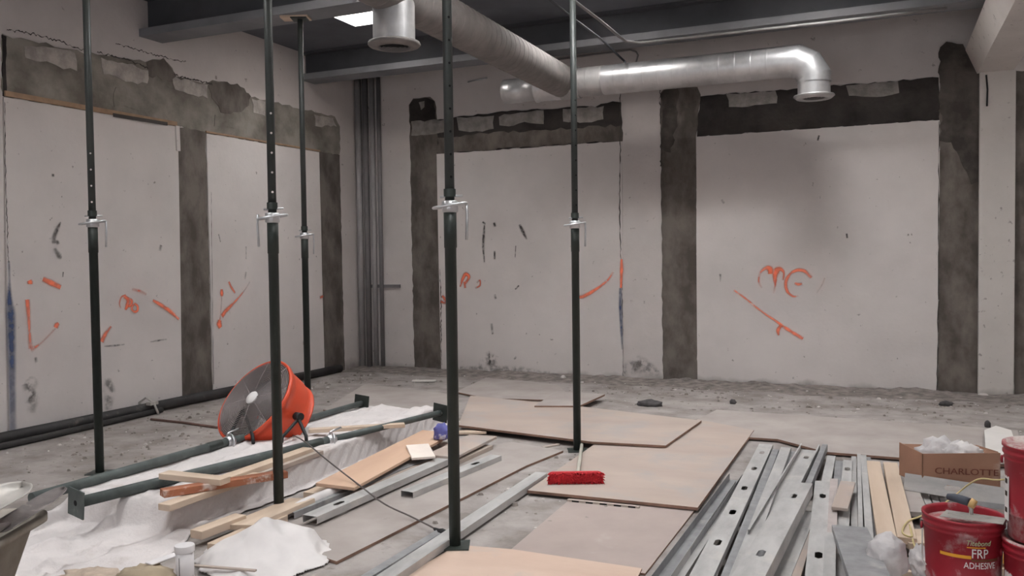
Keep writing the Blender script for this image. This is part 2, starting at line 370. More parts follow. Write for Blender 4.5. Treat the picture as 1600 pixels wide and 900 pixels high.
# girder on the white column at the right
gp = [(.91, 3.40), (1.24, 3.40), (1.36, 3.66), (1.20, 3.80), (.96, 3.80), (.80, 3.66)]
m = MB(); m.prism([(x, YF, z) for x, z in gp], (0, YB-YF, 0))
g = thing('girder', 'white boxed girder with sloping sides running overhead at the right edge', 'beam', (1.08, YB, 3.4))
og = g.location
m.v = [p-og for p in m.v]; m.build('boxed_flange', CONC_W, g)
MB().box(V((1.03, YF, 3.8))-og, V((1.13, YB, DECK))-og).build('girder_web', BEAM_WEB, g)
colm = MB().box((.93, YB-.07, 0), (1.26, YB, 3.40)).build('column', CONC_W, origin=(1.09, YB, 0), bevel=.006)
tag(colm, 'white painted column below the girder between two dark mortar strips', 'column')

# ------------------------------------------------------------------ patches and infill panels on the walls
def patch(wall, pts, name, m, thick, seed, step=.07, amp=.016, label=None, rough=True):
    left = wall is wl
    P = [(on_left(*p) if left else on_back(*p)) for p in pts]
    P = jag(P, step, amp, seed) if rough else P
    n = V((1, 0, 0)) if left else V((0, -1, 0))
    for p in P:
        if p.z < .0: p.z = 0.0
    o = MB().prism(P, n*thick).build(name, m, wall)
    if label: o['label'] = label
    return o
# left wall
patch(wl, [(3, 55), (60, 66), (130, 82), (226, 97), (238, 92), (262, 97), (273, 118), (318, 130), (340, 126), (375, 135), (392, 152), (440, 162),
           (522, 183), (531, 198), (530, 242), (497, 238), (320, 208), (275, 197), (4, 151)], 'mortar_patch', MORTAR_L, .008, 1, label='pale grey mortar band across the wall top')
patch(wl, [(274, 197), (320, 206), (331, 613), (283, 631)], 'mortar_patch', MORTAR, .009, 2, amp=.008)
patch(wl, [(498, 237), (530, 242), (538, 584), (507, 592)], 'mortar_patch', MORTAR, .009, 3, amp=.008)
patch(wl, [(2, 55), (8, 57), (9, 150), (3, 150)], 'mortar_patch', MORTAR_D, .011, 4, amp=.006)
patch(wl, [(227, 97), (240, 90), (262, 97), (272, 116), (270, 128), (232, 118)], 'mortar_patch', MORTAR, .012, 5, step=.05, amp=.025)
patch(wl, [(322, 131), (342, 127), (375, 134), (392, 152), (380, 175), (350, 180), (335, 160)], 'mortar_patch', MORTAR, .012, 6, step=.05, amp=.025)
patch(wl, [(4, 152), (276, 198), (283, 630), (14, 693)], 'infill_panel', PANEL, .016, 7, step=.5, amp=.004)
patch(wl, [(-260, 100), (2, 152), (10, 694), (-250, 760)], 'infill_panel', PANEL, .012, 8, step=.5, amp=.004)
patch(wl, [(321, 209), (497, 238), (506, 591), (332, 612)], 'infill_panel', PANEL, .016, 9, step=.5, amp=.004)
for k, pts in enumerate([[(36, 70), (75, 72), (118, 84), (119, 110), (98, 108), (72, 96), (40, 90)], [(157, 92), (190, 98), (229, 110), (229, 132), (205, 128), (160, 116)],
                         [(268, 121), (296, 125), (324, 133), (323, 152), (300, 150), (272, 140)], [(392, 152), (413, 160), (413, 180), (396, 176)],
                         [(490, 178), (520, 184), (525, 198), (492, 197)], [(335, 180), (352, 182), (370, 200), (335, 198)], [(180, 135), (228, 150), (232, 172), (175, 166)]]):
    patch(wl, pts, 'plaster_remnant', REMNANT if k < 5 else MORTAR_L, .013, 20+k, step=.06, amp=.018)
# cracks above the band
def ribbon(wall, pts, wid, m, name, off=.02, fade=None, seg=6, amp=0.0, seed=3):
    """a stroke of paint, a crack or a scuff on the wall surface, drawn through wall points; wid in metres (number or list)"""
    left = wall is wl; fn = on_left if left else on_back
    n = V((1, 0, 0)) if left else V((0, -1, 0)); rnd = random.Random(seed)
    P = [fn(*p)+n*off for p in pts]
    ws = wid if isinstance(wid, (list, tuple)) else [wid]*len(P)
    fd = fade if fade else [1]*len(P)
    Q = []; W = []; FD = []
    for i in range(len(P)-1):
        for j in range(seg if not amp else 16):
            t = j/(seg if not amp else 16)
            a = P[max(i-1, 0)]; b = P[i]; c = P[i+1]; d = P[min(i+2, len(P)-1)]
            q = .5*((2*b)+(c-a)*t+(2*a-5*b+4*c-d)*t*t+(3*b-a-3*c+d)*t**3)
            Q.append(q); W.append((ws[i]*(1-t)+ws[i+1]*t)*(rnd.uniform(.15, 1.1) if amp else 1)); FD.append(fd[i]*(1-t)+fd[i+1]*t)
    Q.append(P[-1]); W.append(ws[-1]); FD.append(fd[-1])
    vs = []; uvs = []
    for i, q in enumerate(Q):
        t = (Q[min(i+1, len(Q)-1)]-Q[max(i-1, 0)]).normalized(); s = n.cross(t).normalized()
        j = s*rnd.uniform(-amp, amp)
        vs += [q+j+s*W[i]/2, q+j-s*W[i]/2]; uvs += [(FD[i], 1), (FD[i], 0)]
    fs = [(2*i, 2*i+1, 2*i+3, 2*i+2) for i in range(len(Q)-1)]
    me = bpy.data.meshes.new(name); me.from_pydata([tuple(p) for p in vs], [], fs)
    ul = me.uv_layers.new(name='UVMap')
    for lp in me.loops: ul.data[lp.index].uv = uvs[lp.vertex_index]
    me.materials.append(m); o = bpy.data.objects.new(name, me); C.objects.link(o); o.parent = wall
    return o
ribbon(wl, [(10, 48), (45, 52), (90, 64), (135, 80)], .013, CRACK, 'wall_crack', .004, amp=.012)
ribbon(wl, [(150, 82), (190, 92), (230, 107)], .016, CRACK, 'wall_crack', .013, amp=.012)
ribbon(wl, [(180, 69), (215, 78), (250, 88), (290, 97)], .012, CRACK, 'wall_crack', .004, amp=.01)
ribbon(wl, [(270, 117), (300, 125), (330, 132)], .02, CRACK, 'wall_crack', .016, amp=.01)
ribbon(wl, [(5, 160), (6, 250), (9, 350), (11, 410)], .008, CRACK, 'wall_crack', .018, amp=.004)
ribbon(wl, [(328, 300), (329, 400), (332, 600)], .007, CRACK, 'wall_crack', .018, amp=.002)
# timber batten, gap and stop piece at the head of the nearer left panel
def bar_on_left(p0, p1, wid, t, name, m, off=0.016):
    a = on_left(*p0); b = on_left(*p1); d = (b-a).normalized(); s = V((1, 0, 0)).cross(d)
    P = [a+s*wid/2, b+s*wid/2, b-s*wid/2, a-s*wid/2]
    P = [p+V((off, 0, 0)) for p in P]
    return MB().prism(P, (t, 0, 0)).build(name, m, wl)
bar_on_left((5, 146), (274, 194), .045, .02, 'head_batten', mat('old_batten', lin(160, 132, 108), .85, var=.15), .008)
bar_on_left((320, 206), (498, 236), .02, .016, 'head_batten', mat('old_batten', lin(160, 132, 108)), .008)
bar_on_left((173, 180), (258, 194), .035, .004, 'dark_gap', CRACK, .030)
bar_on_left((274.5, 197), (276, 236), .05, .014, 'stop_piece', PANEL, .016)
# back wall
patch(wb, [(640, 165), (646, 155), (672, 152), (680, 158), (683, 186), (684, 240), (690, 577), (648, 574)], 'mortar_patch', MORTAR, .009, 31, amp=.01, label='dark mortar strip left of the middle panel')
patch(wb, [(641, 164), (647, 156), (671, 153), (679, 158), (682, 188), (642, 192)], 'mortar_patch', MORTAR_D, .011, 32, step=.06, amp=.012)
patch(wb, [(655, 160), (664, 158), (664, 168), (659, 172)], 'plaster_remnant', REMNANT_D, .014, 33, step=.05, amp=.008)
patch(wb, [(682, 187), (800, 173), (930, 166), (958, 157), (971, 160), (973, 221), (683, 241)], 'mortar_patch', MORTAR_D, .008, 34, amp=.012)
patch(wb, [(684, 215), (780, 207), (972, 196), (973, 220), (684, 240)], 'mortar_patch', MORTAR, .010, 35, amp=.02)
patch(wb, [(683, 241), (972, 221), (974, 590), (690, 578)], 'infill_panel', PANEL, .016, 36, step=.5, amp=.004)
patch(wb, [(1032, 145), (1040, 138), (1090, 136), (1095, 148), (1088, 213), (1090, 598), (1036, 598)], 'mortar_patch', MORTAR, .009, 37, amp=.008)
patch(wb, [(1033, 146), (1040, 139), (1060, 138), (1058, 190), (1048, 240), (1034, 232)], 'mortar_patch', MORTAR_M, .011, 38, step=.05, amp=.02)
patch(wb, [(1094, 150), (1230, 140), (1468, 121), (1469, 188), (1088, 214)], 'mortar_patch', MORTAR_D, .008, 39, amp=.012, label='near-black mortar band over the right panel')
patch(wb, [(1088, 214), (1468, 188), (1465, 612), (1090, 598)], 'infill_panel', PANEL, .016, 40, step=.5, amp=.004)
patch(wb, [(1468, 120), (1469, 74), (1478, 68), (1505, 69), (1512, 82), (1533, 116), (1533, 616), (1465, 612)], 'mortar_patch', MORTAR, .009, 41, amp=.008)
patch(wb, [(1468, 120), (1469, 74), (1478, 68), (1505, 69), (1512, 82), (1531, 116), (1532, 285), (1518, 288), (1508, 270), (1500, 245), (1485, 225), (1470, 220)], 'mortar_patch', MORTAR_M, .011, 42, step=.05, amp=.018)
patch(wb, [(1584, 112), (1680, 105), (1680, 625), (1584, 617)], 'mortar_patch', MORTAR, .009, 43, amp=.01)
for k, pts in enumerate([[(643, 190), (695, 187), (696, 206), (672, 212), (644, 212)], [(714, 184), (772, 181), (772, 203), (745, 206), (716, 204)],
                         [(780, 181), (848, 173), (850, 193), (820, 192), (795, 199), (781, 196)], [(880, 170), (943, 166), (943, 186), (915, 192), (880, 190)]]):
    patch(wb, pts, 'plaster_remnant', REMNANT_D, .013, 50+k, step=.07, amp=.015)
for k, pts in enumerate([[(1134, 147), (1213, 142), (1214, 162), (1190, 164), (1140, 167)], [(1322, 134), (1404, 127), (1405, 146), (1370, 151), (1326, 150)]]):
    patch(wb, pts, 'plaster_remnant', REMNANT_D, .013, 60+k, step=.07, amp=.015)
ribbon(wb, [(972, 100), (970, 150), (970, 230), (969, 320), (971, 410), (973, 470), (974, 588)], [.012, .014, .012, .016, .01, .01, .006], CRACK, 'wall_crack', .022, amp=.006)
ribbon(wb, [(1031, 140), (1033, 200), (1033, 260)], .016, CRACK, 'wall_crack', .012, amp=.012)
ribbon(wb, [(688, 420), (690, 470), (690, 520), (691, 570)], [.006, .02, .016, .006], CRACK, 'wall_crack', .018, amp=.005)
ribbon(wb, [(1467, 190), (1466, 400), (1464, 610)], .012, CRACK, 'wall_crack', .018, amp=.004)

# ------------------------------------------------------------------ spray paint marks
def marks(wall, m, rows, name):
    for r in rows: ribbon(wall, r[0], ([q*1.35 for q in r[1]] if isinstance(r[1], list) else r[1]*1.35) if m is ORANGE_SPRAY else r[1], m, name, .024, r[2] if len(r) > 2 else None)
O = .035
marks(wl, ORANGE_SPRAY, [
    ([(43, 438), (44, 441), (44, 444)], [.05, .06, .05], [1, 1, .9]), ([(64, 436), (77, 442), (92, 449)], [.05, .06, .05], [.9, 1, .8]),
    ([(40, 468), (41, 485), (43, 515), (45, 545)], [.05, .045, .03, .05], [1, .9, .6, .4]), ([(45, 546), (60, 537), (84, 513)], [.06, .02, .02], [.5, .5, .35]),
    ([(84, 512), (86, 508), (89, 505)], [.05, .06, .03], [1, 1, .7]),
    ([(156, 534), (162, 522), (171, 510)], [.06, .05, .03], [1, .9, .6]),
    ([(186, 482), (184, 474), (187, 464), (194, 461)], .02, [.4, .6, .8, .9]), ([(191, 463), (197, 468), (196, 477), (193, 484)], [.035, .05, .05, .03], [1, 1, 1, .7]),
    ([(197, 466), (203, 470), (201, 477), (196, 478)], [.03, .04, .04, .03], [1, 1, 1, .8]), ([(207, 474), (212, 478), (212, 485), (207, 487), (203, 482), (206, 475)], .03, [.8, 1, 1, 1, .9, .8]),
    ([(203, 452), (214, 454), (226, 460)], [.03, .035, .03], [.2, .5, .4]), ([(236, 469), (250, 477), (264, 487), (277, 499)], [.03, .05, .05, .03], [.7, 1, 1, .8]),
    ([(344, 452), (344, 458), (344, 463)], [.04, .06, .04], [.8, 1, .7]), ([(344, 460), (343, 480), (341, 500)], .02, [.4, .3, .6]),
    ([(355, 440), (359, 449), (365, 458)], [.03, .04, .03], [.7, .8, .5]), ([(341, 500), (340, 506), (342, 512)], [.06, .09, .06], [.9, 1, .8]),
    ([(344, 494), (352, 484), (366, 470), (380, 453), (388, 440)], [.06, .06, .035, .02, .02], [1, .9, .7, .4, .2]),
    ([(497, 465), (503, 463)], .05, [.5, .6])], 'orange_paint_mark')
marks(wb, ORANGE_SPRAY, [
    ([(1191, 450), (1186, 440), (1188, 427), (1196, 419), (1203, 420), (1204, 428)], [.02, .03, .03, .05, .08, .06], [.25, .5, .6, .9, 1, .8]),
    ([(1212, 448), (1211, 436), (1213, 424), (1219, 420), (1225, 426), (1224, 438)], [.02, .05, .09, .06, .03, .03], [.3, .9, 1, .9, .7, .4]),
    ([(1209, 458), (1211, 448), (1213, 436)], [.02, .025, .03], [.2, .5, .8]),
    ([(1268, 434), (1258, 424), (1246, 422), (1234, 429), (1228, 442), (1231, 456), (1240, 463), (1248, 462)], [.05, .05, .045, .04, .045, .04, .03, .02], [.5, .9, 1, .8, .9, .9, .7, .4]),
    ([(1242, 442), (1247, 444), (1254, 443)], .04, [.5, .8, .6]), ([(1289, 434), (1284, 446), (1276, 458)], .02, [.3, .35, .15]),
    ([(1147, 453), (1165, 466), (1190, 486), (1215, 503), (1232, 515), (1255, 529)], [.03, .03, .03, .035, .05, .05], [.4, .6, .6, .8, .9, .7]),
    ([(1222, 508), (1216, 515), (1217, 524)], [.05, .05, .03], [.8, .9, .4]),
    ([(720, 448), (724, 436), (729, 428), (734, 433), (728, 443)], [.03, .05, .06, .05, .04], [.6, .9, 1, .9, .7]), ([(727, 440), (728, 450)], .04, [.9, .6]),
    ([(746, 442), (751, 438), (751, 446), (744, 450)], .03, [.3, .6, .7, .4]), ([(692, 462), (696, 467), (697, 473), (690, 471)], .05, [.5, .8, .7, .5]),
    ([(905, 464), (915, 462), (935, 450), (950, 438), (959, 425)], [.05, .06, .045, .04, .03], [.8, 1, .8, .6, .3]),
    ([(972, 405), (972, 420), (971, 450)], [.03, .05, .03], [.9, 1, .9])], 'orange_paint_mark')
marks(wl, BLUE_SPRAY, [([(11, 408), (12, 440), (12, 470), (14, 490), (15, 540), (16, 600), (17, 690)], [.03, .03, .08, .12, .11, .1, .1], [.6, .6, 1, 1, 1, .7, .4])], 'blue_paint_mark')
marks(wb, BLUE_SPRAY, [([(970, 450), (970, 480), (972, 520), (973, 546)], [.05, .06, .05, .03], [.7, .9, .8, .3])], 'blue_paint_mark')
marks(wl, SCUFF, [([(92, 347), (86, 360), (80, 375)], [.02, .06, .07], [.8, .9, .6]), ([(78, 378), (86, 378), (88, 382)], .05, [.7, .9, .5]), ([(82, 388), (90, 400), (94, 402)], [.04, .08, .04], [.6, .7, .4]),
                  ([(96, 425), (95, 433)], .02), ([(249, 383), (247, 392)], .05, [.8, .4]), ([(160, 541), (175, 540), (192, 538)], [.02, .03, .02], [.4, .9, .4]), ([(232, 534), (245, 532), (258, 530)], [.02, .03, .02], [.4, .9, .4]),
                  ([(53, 558), (54, 566)], .04, [.8, .5]), ([(339, 366), (342, 378)], .025), ([(382, 425), (380, 436)], .04, [.7, .3]), ([(382, 385), (382, 405)], .03, [.5, .4]), ([(80, 272), (80, 276)], .04)], 'scuff_mark')
marks(wl, SMUDGE, [([(40, 590), (44, 600), (42, 630)], [.05, .2, .1], [.6, .9, .6]), ([(40, 615), (48, 620), (46, 645)], [.1, .18, .1], [.6, .8, .4]), ([(166, 590), (168, 610), (166, 640)], [.1, .2, .1], [.6, .9, .5]),
                   ([(472, 530), (474, 542), (476, 555)], [.05, .14, .08], [.6, .8, .5])], 'dirt_smudge')
marks(wb, SCUFF, [([(758, 352), (757, 368), (756, 385), (758, 410)], [.03, .06, .05, .03], [.9, 1, .9, .7]), ([(773, 348), (775, 354)], .05), ([(774, 392), (774, 405)], .04), ([(813, 351), (818, 362), (824, 374)], [.05, .07, .03], [.9, 1, .6]),
                  ([(807, 384), (806, 402)], .02), ([(774, 460), (776, 467)], .05, [.6, .9]), ([(769, 505), (771, 522)], [.06, .04], [.5, .8]), ([(812, 446), (806, 452)], .03), ([(1126, 428), (1126, 440)], [.04, .02], [.9, .3]),
                  ([(1280, 212), (1278, 220)], .03), ([(1323, 365), (1324, 372)], .03), ([(1566, 340), (1568, 346)], .06, [.7, .7]), ([(805, 558), (807, 560)], .06), ([(755, 347), (760, 350)], .04), ([(1128, 312), (1132, 318)], .04, [.5, .5])], 'scuff_mark')
marks(wb, SMUDGE, [([(750, 572), (765, 560), (775, 575)], [.1, .25, .12], [.6, .9, .6]), ([(975, 580), (1000, 570), (1030, 584)], [.15, .3, .1], [.7, 1, .6]), ([(1000, 560), (1004, 572)], [.1, .25], [.3, .8]),
                   ([(720, 575), (800, 577), (860, 583)], [.08, .14, .08], [.6, .8, .5]), ([(1560, 605), (1570, 608)], .15, [.7, .7]), ([(1100, 596), (1200, 600), (1300, 606)], .06, [.6, .6, .5])], 'dirt_smudge')

# ------------------------------------------------------------------ vertical conduits in the corner and pipes along the left wall
for (x, r, mm, lab) in [(-6.79, .045, PIPE_GREY, 'grey vertical conduit tight in the room corner, leftmost of four'), (-6.675, .04, PIPE_DARK, 'dark vertical conduit, second from the left in the room corner'),
                        (-6.565, .035, PIPE_GREY, 'grey vertical conduit, third from the left in the room corner'), (-6.46, .03, PIPE_DARK, 'thin dark vertical conduit, rightmost of four in the room corner')]:
    tag(MB().tube([(0, 0, 0), (0, 0, DECK-.02)], r, 14).build('vertical_conduit', mm, origin=(0, 0, 0)), lab, 'pipe', 'conduits in the room corner').location = (x, YB-.015-r, 0)
a, b = on_back(581, 447), on_back(626, 446)
tag(MB().box((a.x, YB-.03, a.z-.022), (b.x, YB, a.z+.022)).build('strut_channel', PIPE_DARK, origin=((a.x+b.x)/2, YB, a.z)), 'short dark strut fixed behind the corner conduits', 'bracket')
pz = .085
t = tag(MB().tube([(XL+.09, 2.6, .06), (XL+.09, 6.5, .06), (XL+.09, 7.6, .06), (XL+.09, 9.6, .055)], .05, 12).build('floor_pipe', BLACK_PIPE, origin=(XL+.09, 6, .01)), 'long black pipe lying along the foot of the left wall', 'pipe')
t = tag(MB().tube([(XL+.26, 2.6, .03), (XL+.25, 5, .03), (XL+.17, 6.4, .03)], .028, 10).build('floor_pipe', BLACK_PIPE, origin=(XL+.2, 4, 0)), 'thinner black pipe on the floor just out from the wall pipe', 'pipe')
p = at(248, 642, .05); k = thing('pipe_clamp', 'pale wire clamp over the black pipe at the left wall', 'clamp', (XL+.1, p.y, .0))
MB().tube([(-.07, .0, .0), (-.07, 0, .12), (0, .02, .17), (.09, .03, .12), (.13, .05, .0)], .012, 8).build('clamp_wire', STEEL, k)
MB().box((.04, -.02, .10), (.10, .08, .13)).build('clamp_plate', STEEL, k)
a, b = at(236, 655, .012), at(340, 668, .012)
tag(MB().tube([a, (a+b)/2+V((0, .02, 0)), b], .012, 8).build('rebar_rod', RUST, origin=tuple((a+b)/2)), 'thin rusty rod on the floor between the left wall and the orange fan', 'rod')

# ------------------------------------------------------------------ conduits under the roof
def pipe(path, r, m, lab, cat='pipe', seg=8):
    og = V(path[0]); return tag(MB().tube(path, r, seg).build('ceiling_conduit', m, origin=tuple(og)), lab, cat, 'thin conduits under the roof')
def onz(px, py, z): return at(px, py, z)
c1 = [onz(880, -14, 3.76), onz(898, 2, 3.76), onz(935, 30, 3.76), onz(968, 57, 3.76), onz(980, 65, 3.76), onz(1000, 67, 3.76), onz(1100, 56, 3.76), onz(1300, 34, 3.76), onz(1480, 13, 3.76)]
yb = 9.33
c1[4] = onz(978, 64.5, 3.76)
pipe(c1, .014, CONDUIT, 'bright thin conduit running under the rear beam and bending forward over the duct')
c2 = [onz(850, -10, 3.74), onz(862, 2, 3.74), onz(900, 32, 3.74), onz(940, 62, 3.74), onz(975, 95, 3.74), onz(977, 97, 3.6)]
pipe(c2, .012, BEAM_WEB, 'dark thin conduit slanting forward beside the bright conduit')
c3 = [on_back(870, 93, YB-.02), on_back(940, 84, YB-.02), on_back(985, 78, YB-.02), on_back(994, 81, YB-.02), on_back(997, 86, YB-.02), on_back(994, 97, YB-.02)]
pipe(c3, .011, CONDUIT, 'hooked thin conduit fixed to the back wall above the duct')
a, b = on_back(731, 128, YB-.02), on_back(761, 122, YB-.02)
pipe([a, b], .010, ZINC, 'short bright rod on the back wall left of the duct stub')
a, b, c_ = on_back(1541, 117, YB-.09), on_back(1543, 140, YB-.09), on_back(1542, 166, YB-.09)
tag(MB().tube([a, b, c_], .009, 6).build('hanging_wire', BLACK, origin=tuple(a)), 'short dark wire hanging on the white column below the girder', 'wire')
p0 = V((-6.0, 6.86, 3.9)); tag(MB().tube([(-5.2, 6.86, 4.0), (-3.2, 6.86, 4.0)], .014, 8).build('ceiling_conduit', PIPE_GREY, origin=(-5.2, 6.86, 4.0)), 'thin conduit just behind the front roof beam by the skylight', 'pipe', 'thin conduits under the roof')

# ------------------------------------------------------------------ round duct
DX, DZ, DR, BY, BZ, BR = -3.31, 3.50, .178, 9.1, 3.475, .160
duct = thing('air_duct', 'silver round air duct with two branches hung under the roof', 'duct', (DX, BY, DZ))
og = duct.location
def dp(mb, name, m, par=None, **k):
    mb.v = [p-og for p in mb.v] if par is None else mb.v
    return mb.build(name, m, duct if par is None else par, **k)
prof = []; y = -2.0; i = 0
while y < BY-.1:
    prof += [(DR, y), (DR, y+.090), (DR+.0025, y+.093), (DR+.0025, y+.102)]; y += .105
prof += [(DR, BY+.02)]
my = Matrix(((1, 0, 0, DX), (0, 0, 1, 0), (0, -1, 0, DZ), (0, 0, 0, 1)))
o = dp(MB().lathe(prof, 36, my), 'duct_trunk', GALV_DUST); o.modifiers.new('edges', 'EDGE_SPLIT').split_angle = math.radians(14)
m = MB(); m.lathe([(DR, BY+.02), (DR*.98, BY+.05), (0.001, BY+.06)], 36, my); dp(m, 'end_cap', GALV_DUST)
mx = lambda x0: Matrix(((0, 0, 1, x0), (1, 0, 0, BY), (0, 1, 0, BZ), (0, 0, 0, 1)))
XE = -.87
prof = [(BR+.014, -.02), (BR+.014, .20), (BR, .205)]
xx = .3
while xx < XE-DX-.1:
    prof += [(BR, xx), (BR+.0018, xx+.004), (BR+.0018, xx+.014), (BR, xx+.018)]; xx += .16
prof += [(BR, XE-DX)]
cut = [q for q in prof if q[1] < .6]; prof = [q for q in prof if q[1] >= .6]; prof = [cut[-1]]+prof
o = dp(MB().lathe(cut, 36, mx(DX)), 'branch_shaded_end', mat('dusty_shaded_duct', lin(176, 172, 170), .6, metal=.4, var=.12, scale=6)); o.modifiers.new('edges', 'EDGE_SPLIT').split_angle = math.radians(14)  # first length coloured duller, for dust and the shade of the trunk
o = dp(MB().lathe(prof, 36, mx(DX)), 'duct_branch', GALV); o.modifiers.new('edges', 'EDGE_SPLIT').split_angle = math.radians(14)
# segmented elbow of flat gores turning down
m = MB(); R_ = .235; rings = []; NG = 3
for gi in range(NG+1):
    a_ = (PI/2)*gi/NG; rings.append((V((XE+R_*math.sin(a_), BY, BZ-R_+R_*math.cos(a_))), V((math.sin(a_), 0, math.cos(a_))), a_))
mid = []
pts = [0]+[(PI/2)*(i+.5)/NG for i in range(NG)]+[PI/2]
k_ = 1/math.cos(PI/4/NG)
vs = []
for a_ in pts:
    rr = R_*(k_ if 0 < a_ < PI/2 else 1)
    c_ = V((XE, BY, BZ-R_))+V((math.sin(a_)*rr, 0, math.cos(a_)*rr)); n_ = V((math.sin(a_), 0, math.cos(a_)))
    for q in range(36):
        th = 2*PI*q/36; vs.append(c_+n_*math.cos(th)*BR*1.02*(k_ if 0 < a_ < PI/2 else 1)+V((0, 1, 0))*math.sin(th)*BR*1.02)
fs = [(i*36+q, i*36+(q+1) % 36, (i+1)*36+(q+1) % 36, (i+1)*36+q) for i in range(len(pts)-1) for q in range(36)]
m.add(vs, fs, True)
el = dp(m, 'elbow', GALV)
es = el.modifiers.new('edges', 'EDGE_SPLIT'); es.split_angle = math.radians(14)
ex = XE+R_; ez = BZ-R_
def mdown(x, y, z): return Matrix(((1, 0, 0, x), (0, -1, 0, y), (0, 0, -1, z), (0, 0, 0, 1)))
dp(MB().lathe([(BR*.98, -.01), (BR*.98, .12)], 36, mdown(ex, BY, ez)), 'drop_collar', GALV)
dp(MB().lathe([(BR*.98, .12), (BR+.035, .125), (BR+.04, .135), (BR+.01, .16), (BR-.03, .165), (BR-.04, .13)], 36, mdown(ex, BY, ez)), 'diffuser_rim', GALV)
m = MB()
for k in range(4): m.lathe([(.03+.03*k, .14), (.045+.03*k, .155)], 24, mdown(ex, BY, ez))
m.lathe([(BR-.02, .10), (.001, .10)], 24, mdown(ex, BY, ez)); dp(m, 'diffuser_vanes', FAN_IN)
# front drop with round diffuser
DY = 5.46
dp(MB().lathe([(.155, .0), (.155, .33)], 36, mdown(DX, DY, DZ-.06)), 'drop_collar', GALV)
dp(MB().lathe([(.155, .315), (.19, .325), (.195, .34), (.185, .352), (.12, .365), (.115, .34)], 36, mdown(DX, DY, DZ-.06)), 'diffuser_rim', GALV_DUST)
m = MB()
for k in range(4): m.lathe([(.02+.028*k, .35), (.035+.028*k, .365)], 28, mdown(DX, DY, DZ-.06))
m.lathe([(.15, .31), (.001, .31)], 24, mdown(DX, DY, DZ-.06)); dp(m, 'diffuser_vanes', FAN_IN)
# stub to the left, open end
mm = Matrix(((0, 0, -1, DX), (-1, 0, 0, BY), (0, 1, 0, BZ-.02), (0, 0, 0, 1)))
dp(MB().lathe([(.15, 0), (.15, .3), (.158, .31), (.158, .33), (.135, .34), (.135, .52), (.14, .53), (.14, .72), (.125, .73), (.125, .60), (.12, .5)], 32, mm), 'duct_stub', GALV)
# ------------------------------------------------------------------ standing props
def prop_parts(root, H, hc, side=1, ring=True, handle=0.0, holes=HOLE, nh=5, dusty=False, base=True):
    """upright adjustable steel prop: H overall height, hc collar height"""
    om = PROP_DUSTY if dusty else PROP_GREEN; im = PROP_DUSTY if dusty else PROP_INNER
    MB().tube([(0, 0, .006), (0, 0, hc-.20), (0, 0, hc-.20), (0, 0, hc)], [.030, .030, .033, .033], 20).build('outer_tube', om, root)
    inn = MB().tube([(0, 0, hc-.02), (0, 0, H-.008)], .0245, 18).build('inner_tube', im, root)
    m = MB()
    for zz in range(0, nh):
        z = hc+.16+.115*zz
        for sg in (1, -1):
            d = V((_f.x, _f.y, 0)).normalized()*sg if handle < 9 else V((0, 1, 0))*sg
            m.disc(d*.0249+V((0, 0, z)), .0065, d, 10)
    if m.v: m.build('pin_holes', holes, inn)['kind'] = 'stuff'
    MB().lathe([(.0335, -.02), (.042, -.015), (.042, .035), (.0335, .04)], 20, Matrix.Translation((0, 0, hc))).build('collar_nut', ZINC, root)
    MB().lathe([(.031, .06), (.031, .10)], 20, Matrix.Translation((0, 0, hc))).build('upper_sleeve', om, root)
    a0 = handle
    cs, sn = math.cos(a0), math.sin(a0)
    ring_pts = []
    for q in range(24):
        th = 2*PI*q/24; ex_, ey_ = .085*math.cos(th), .05*math.sin(th)
        ring_pts.append((cs*ex_-sn*ey_, sn*ex_+cs*ey_, hc+.015+.012*math.cos(th)))
    if ring: MB().tube(ring_pts, .0075, 8, closed=True).build('handle_ring', ZINC, root)
    MB().tube([(cs*.085*side, sn*.085*side, hc+.03), (cs*.088*side, sn*.088*side, hc-.04), (cs*.083*side, sn*.083*side, hc-.16)], .007, 8).build('hanging_pin', ZINC, root)
    MB().tube([(-.05*cs, -.05*sn, hc+.06), (.065*cs, .065*sn, hc+.065)], .006, 8).build('locking_pin', ZINC, root)
    if base: MB().box((-.075, -.075, 0), (.075, .075, .007)).build('base_plate', om, root)
    MB().box((-.075, -.075, H-.008), (.075, .075, H)).build('head_plate', om, root)
def zc(px, py, p):           # height of a pixel on the upright through p
    d = ray(px, py); k = ((p.x*_f.x+p.y*_f.y)/(d.x*_f.x+d.y*_f.y)); return EYE+d.z*k
PR = [((156, 739), (148, 351), 3.79, 0, .4, True, 'green steel prop standing nearest the left wall', 1),
      ((436, 803), (427, 343), 3.79, 0, .1, True, 'green steel prop standing in front of the orange fan', -1),
      (None, (495, 370), 3.772, 0, .5, True, 'green steel prop behind the fan topped by a wood pad under the beam', 1),
      ((902, 704), (897, 353), 3.79, 0, .3, True, 'green steel prop standing just beyond the red broom', 1),
      ((711, 853), (703, 326), 3.79, .02, .0, True, 'green steel prop standing nearest the camera on plywood', 1)]
props = []
for i, (bp_, cp, ztop, z0, hd, rg, lab, sd) in enumerate(PR):
    p = V((-4.985, 6.55, 0)) if bp_ is None else at(bp_[0], bp_[1], z0)
    root = thing('shoring_prop', lab, 'prop', p, 'standing shoring props')
    hc = zc(cp[0], cp[1], p)-z0
    d = V((_r.x, _r.y, 0)); ang = math.atan2(d.y, d.x)
    root.rotation_euler = (0, 0, ang)
    prop_parts(root, ztop-z0, hc, sd, rg, hd, HOLE if i in (0, 1, 2) else HOLE_D, (4, 5, 0, 8, 8)[i])
    props.append(root)
p = props[2].location
pad = MB().box((-.17, -.07, -.009), (.09, .07, .009)).build('wood_pad', PINE); pad.location = (p.x, p.y, 3.781); pad.rotation_euler = (0, 0, .35)
tag(pad, 'small tan wood pad wedged between prop head and roof beam', 'wood block')

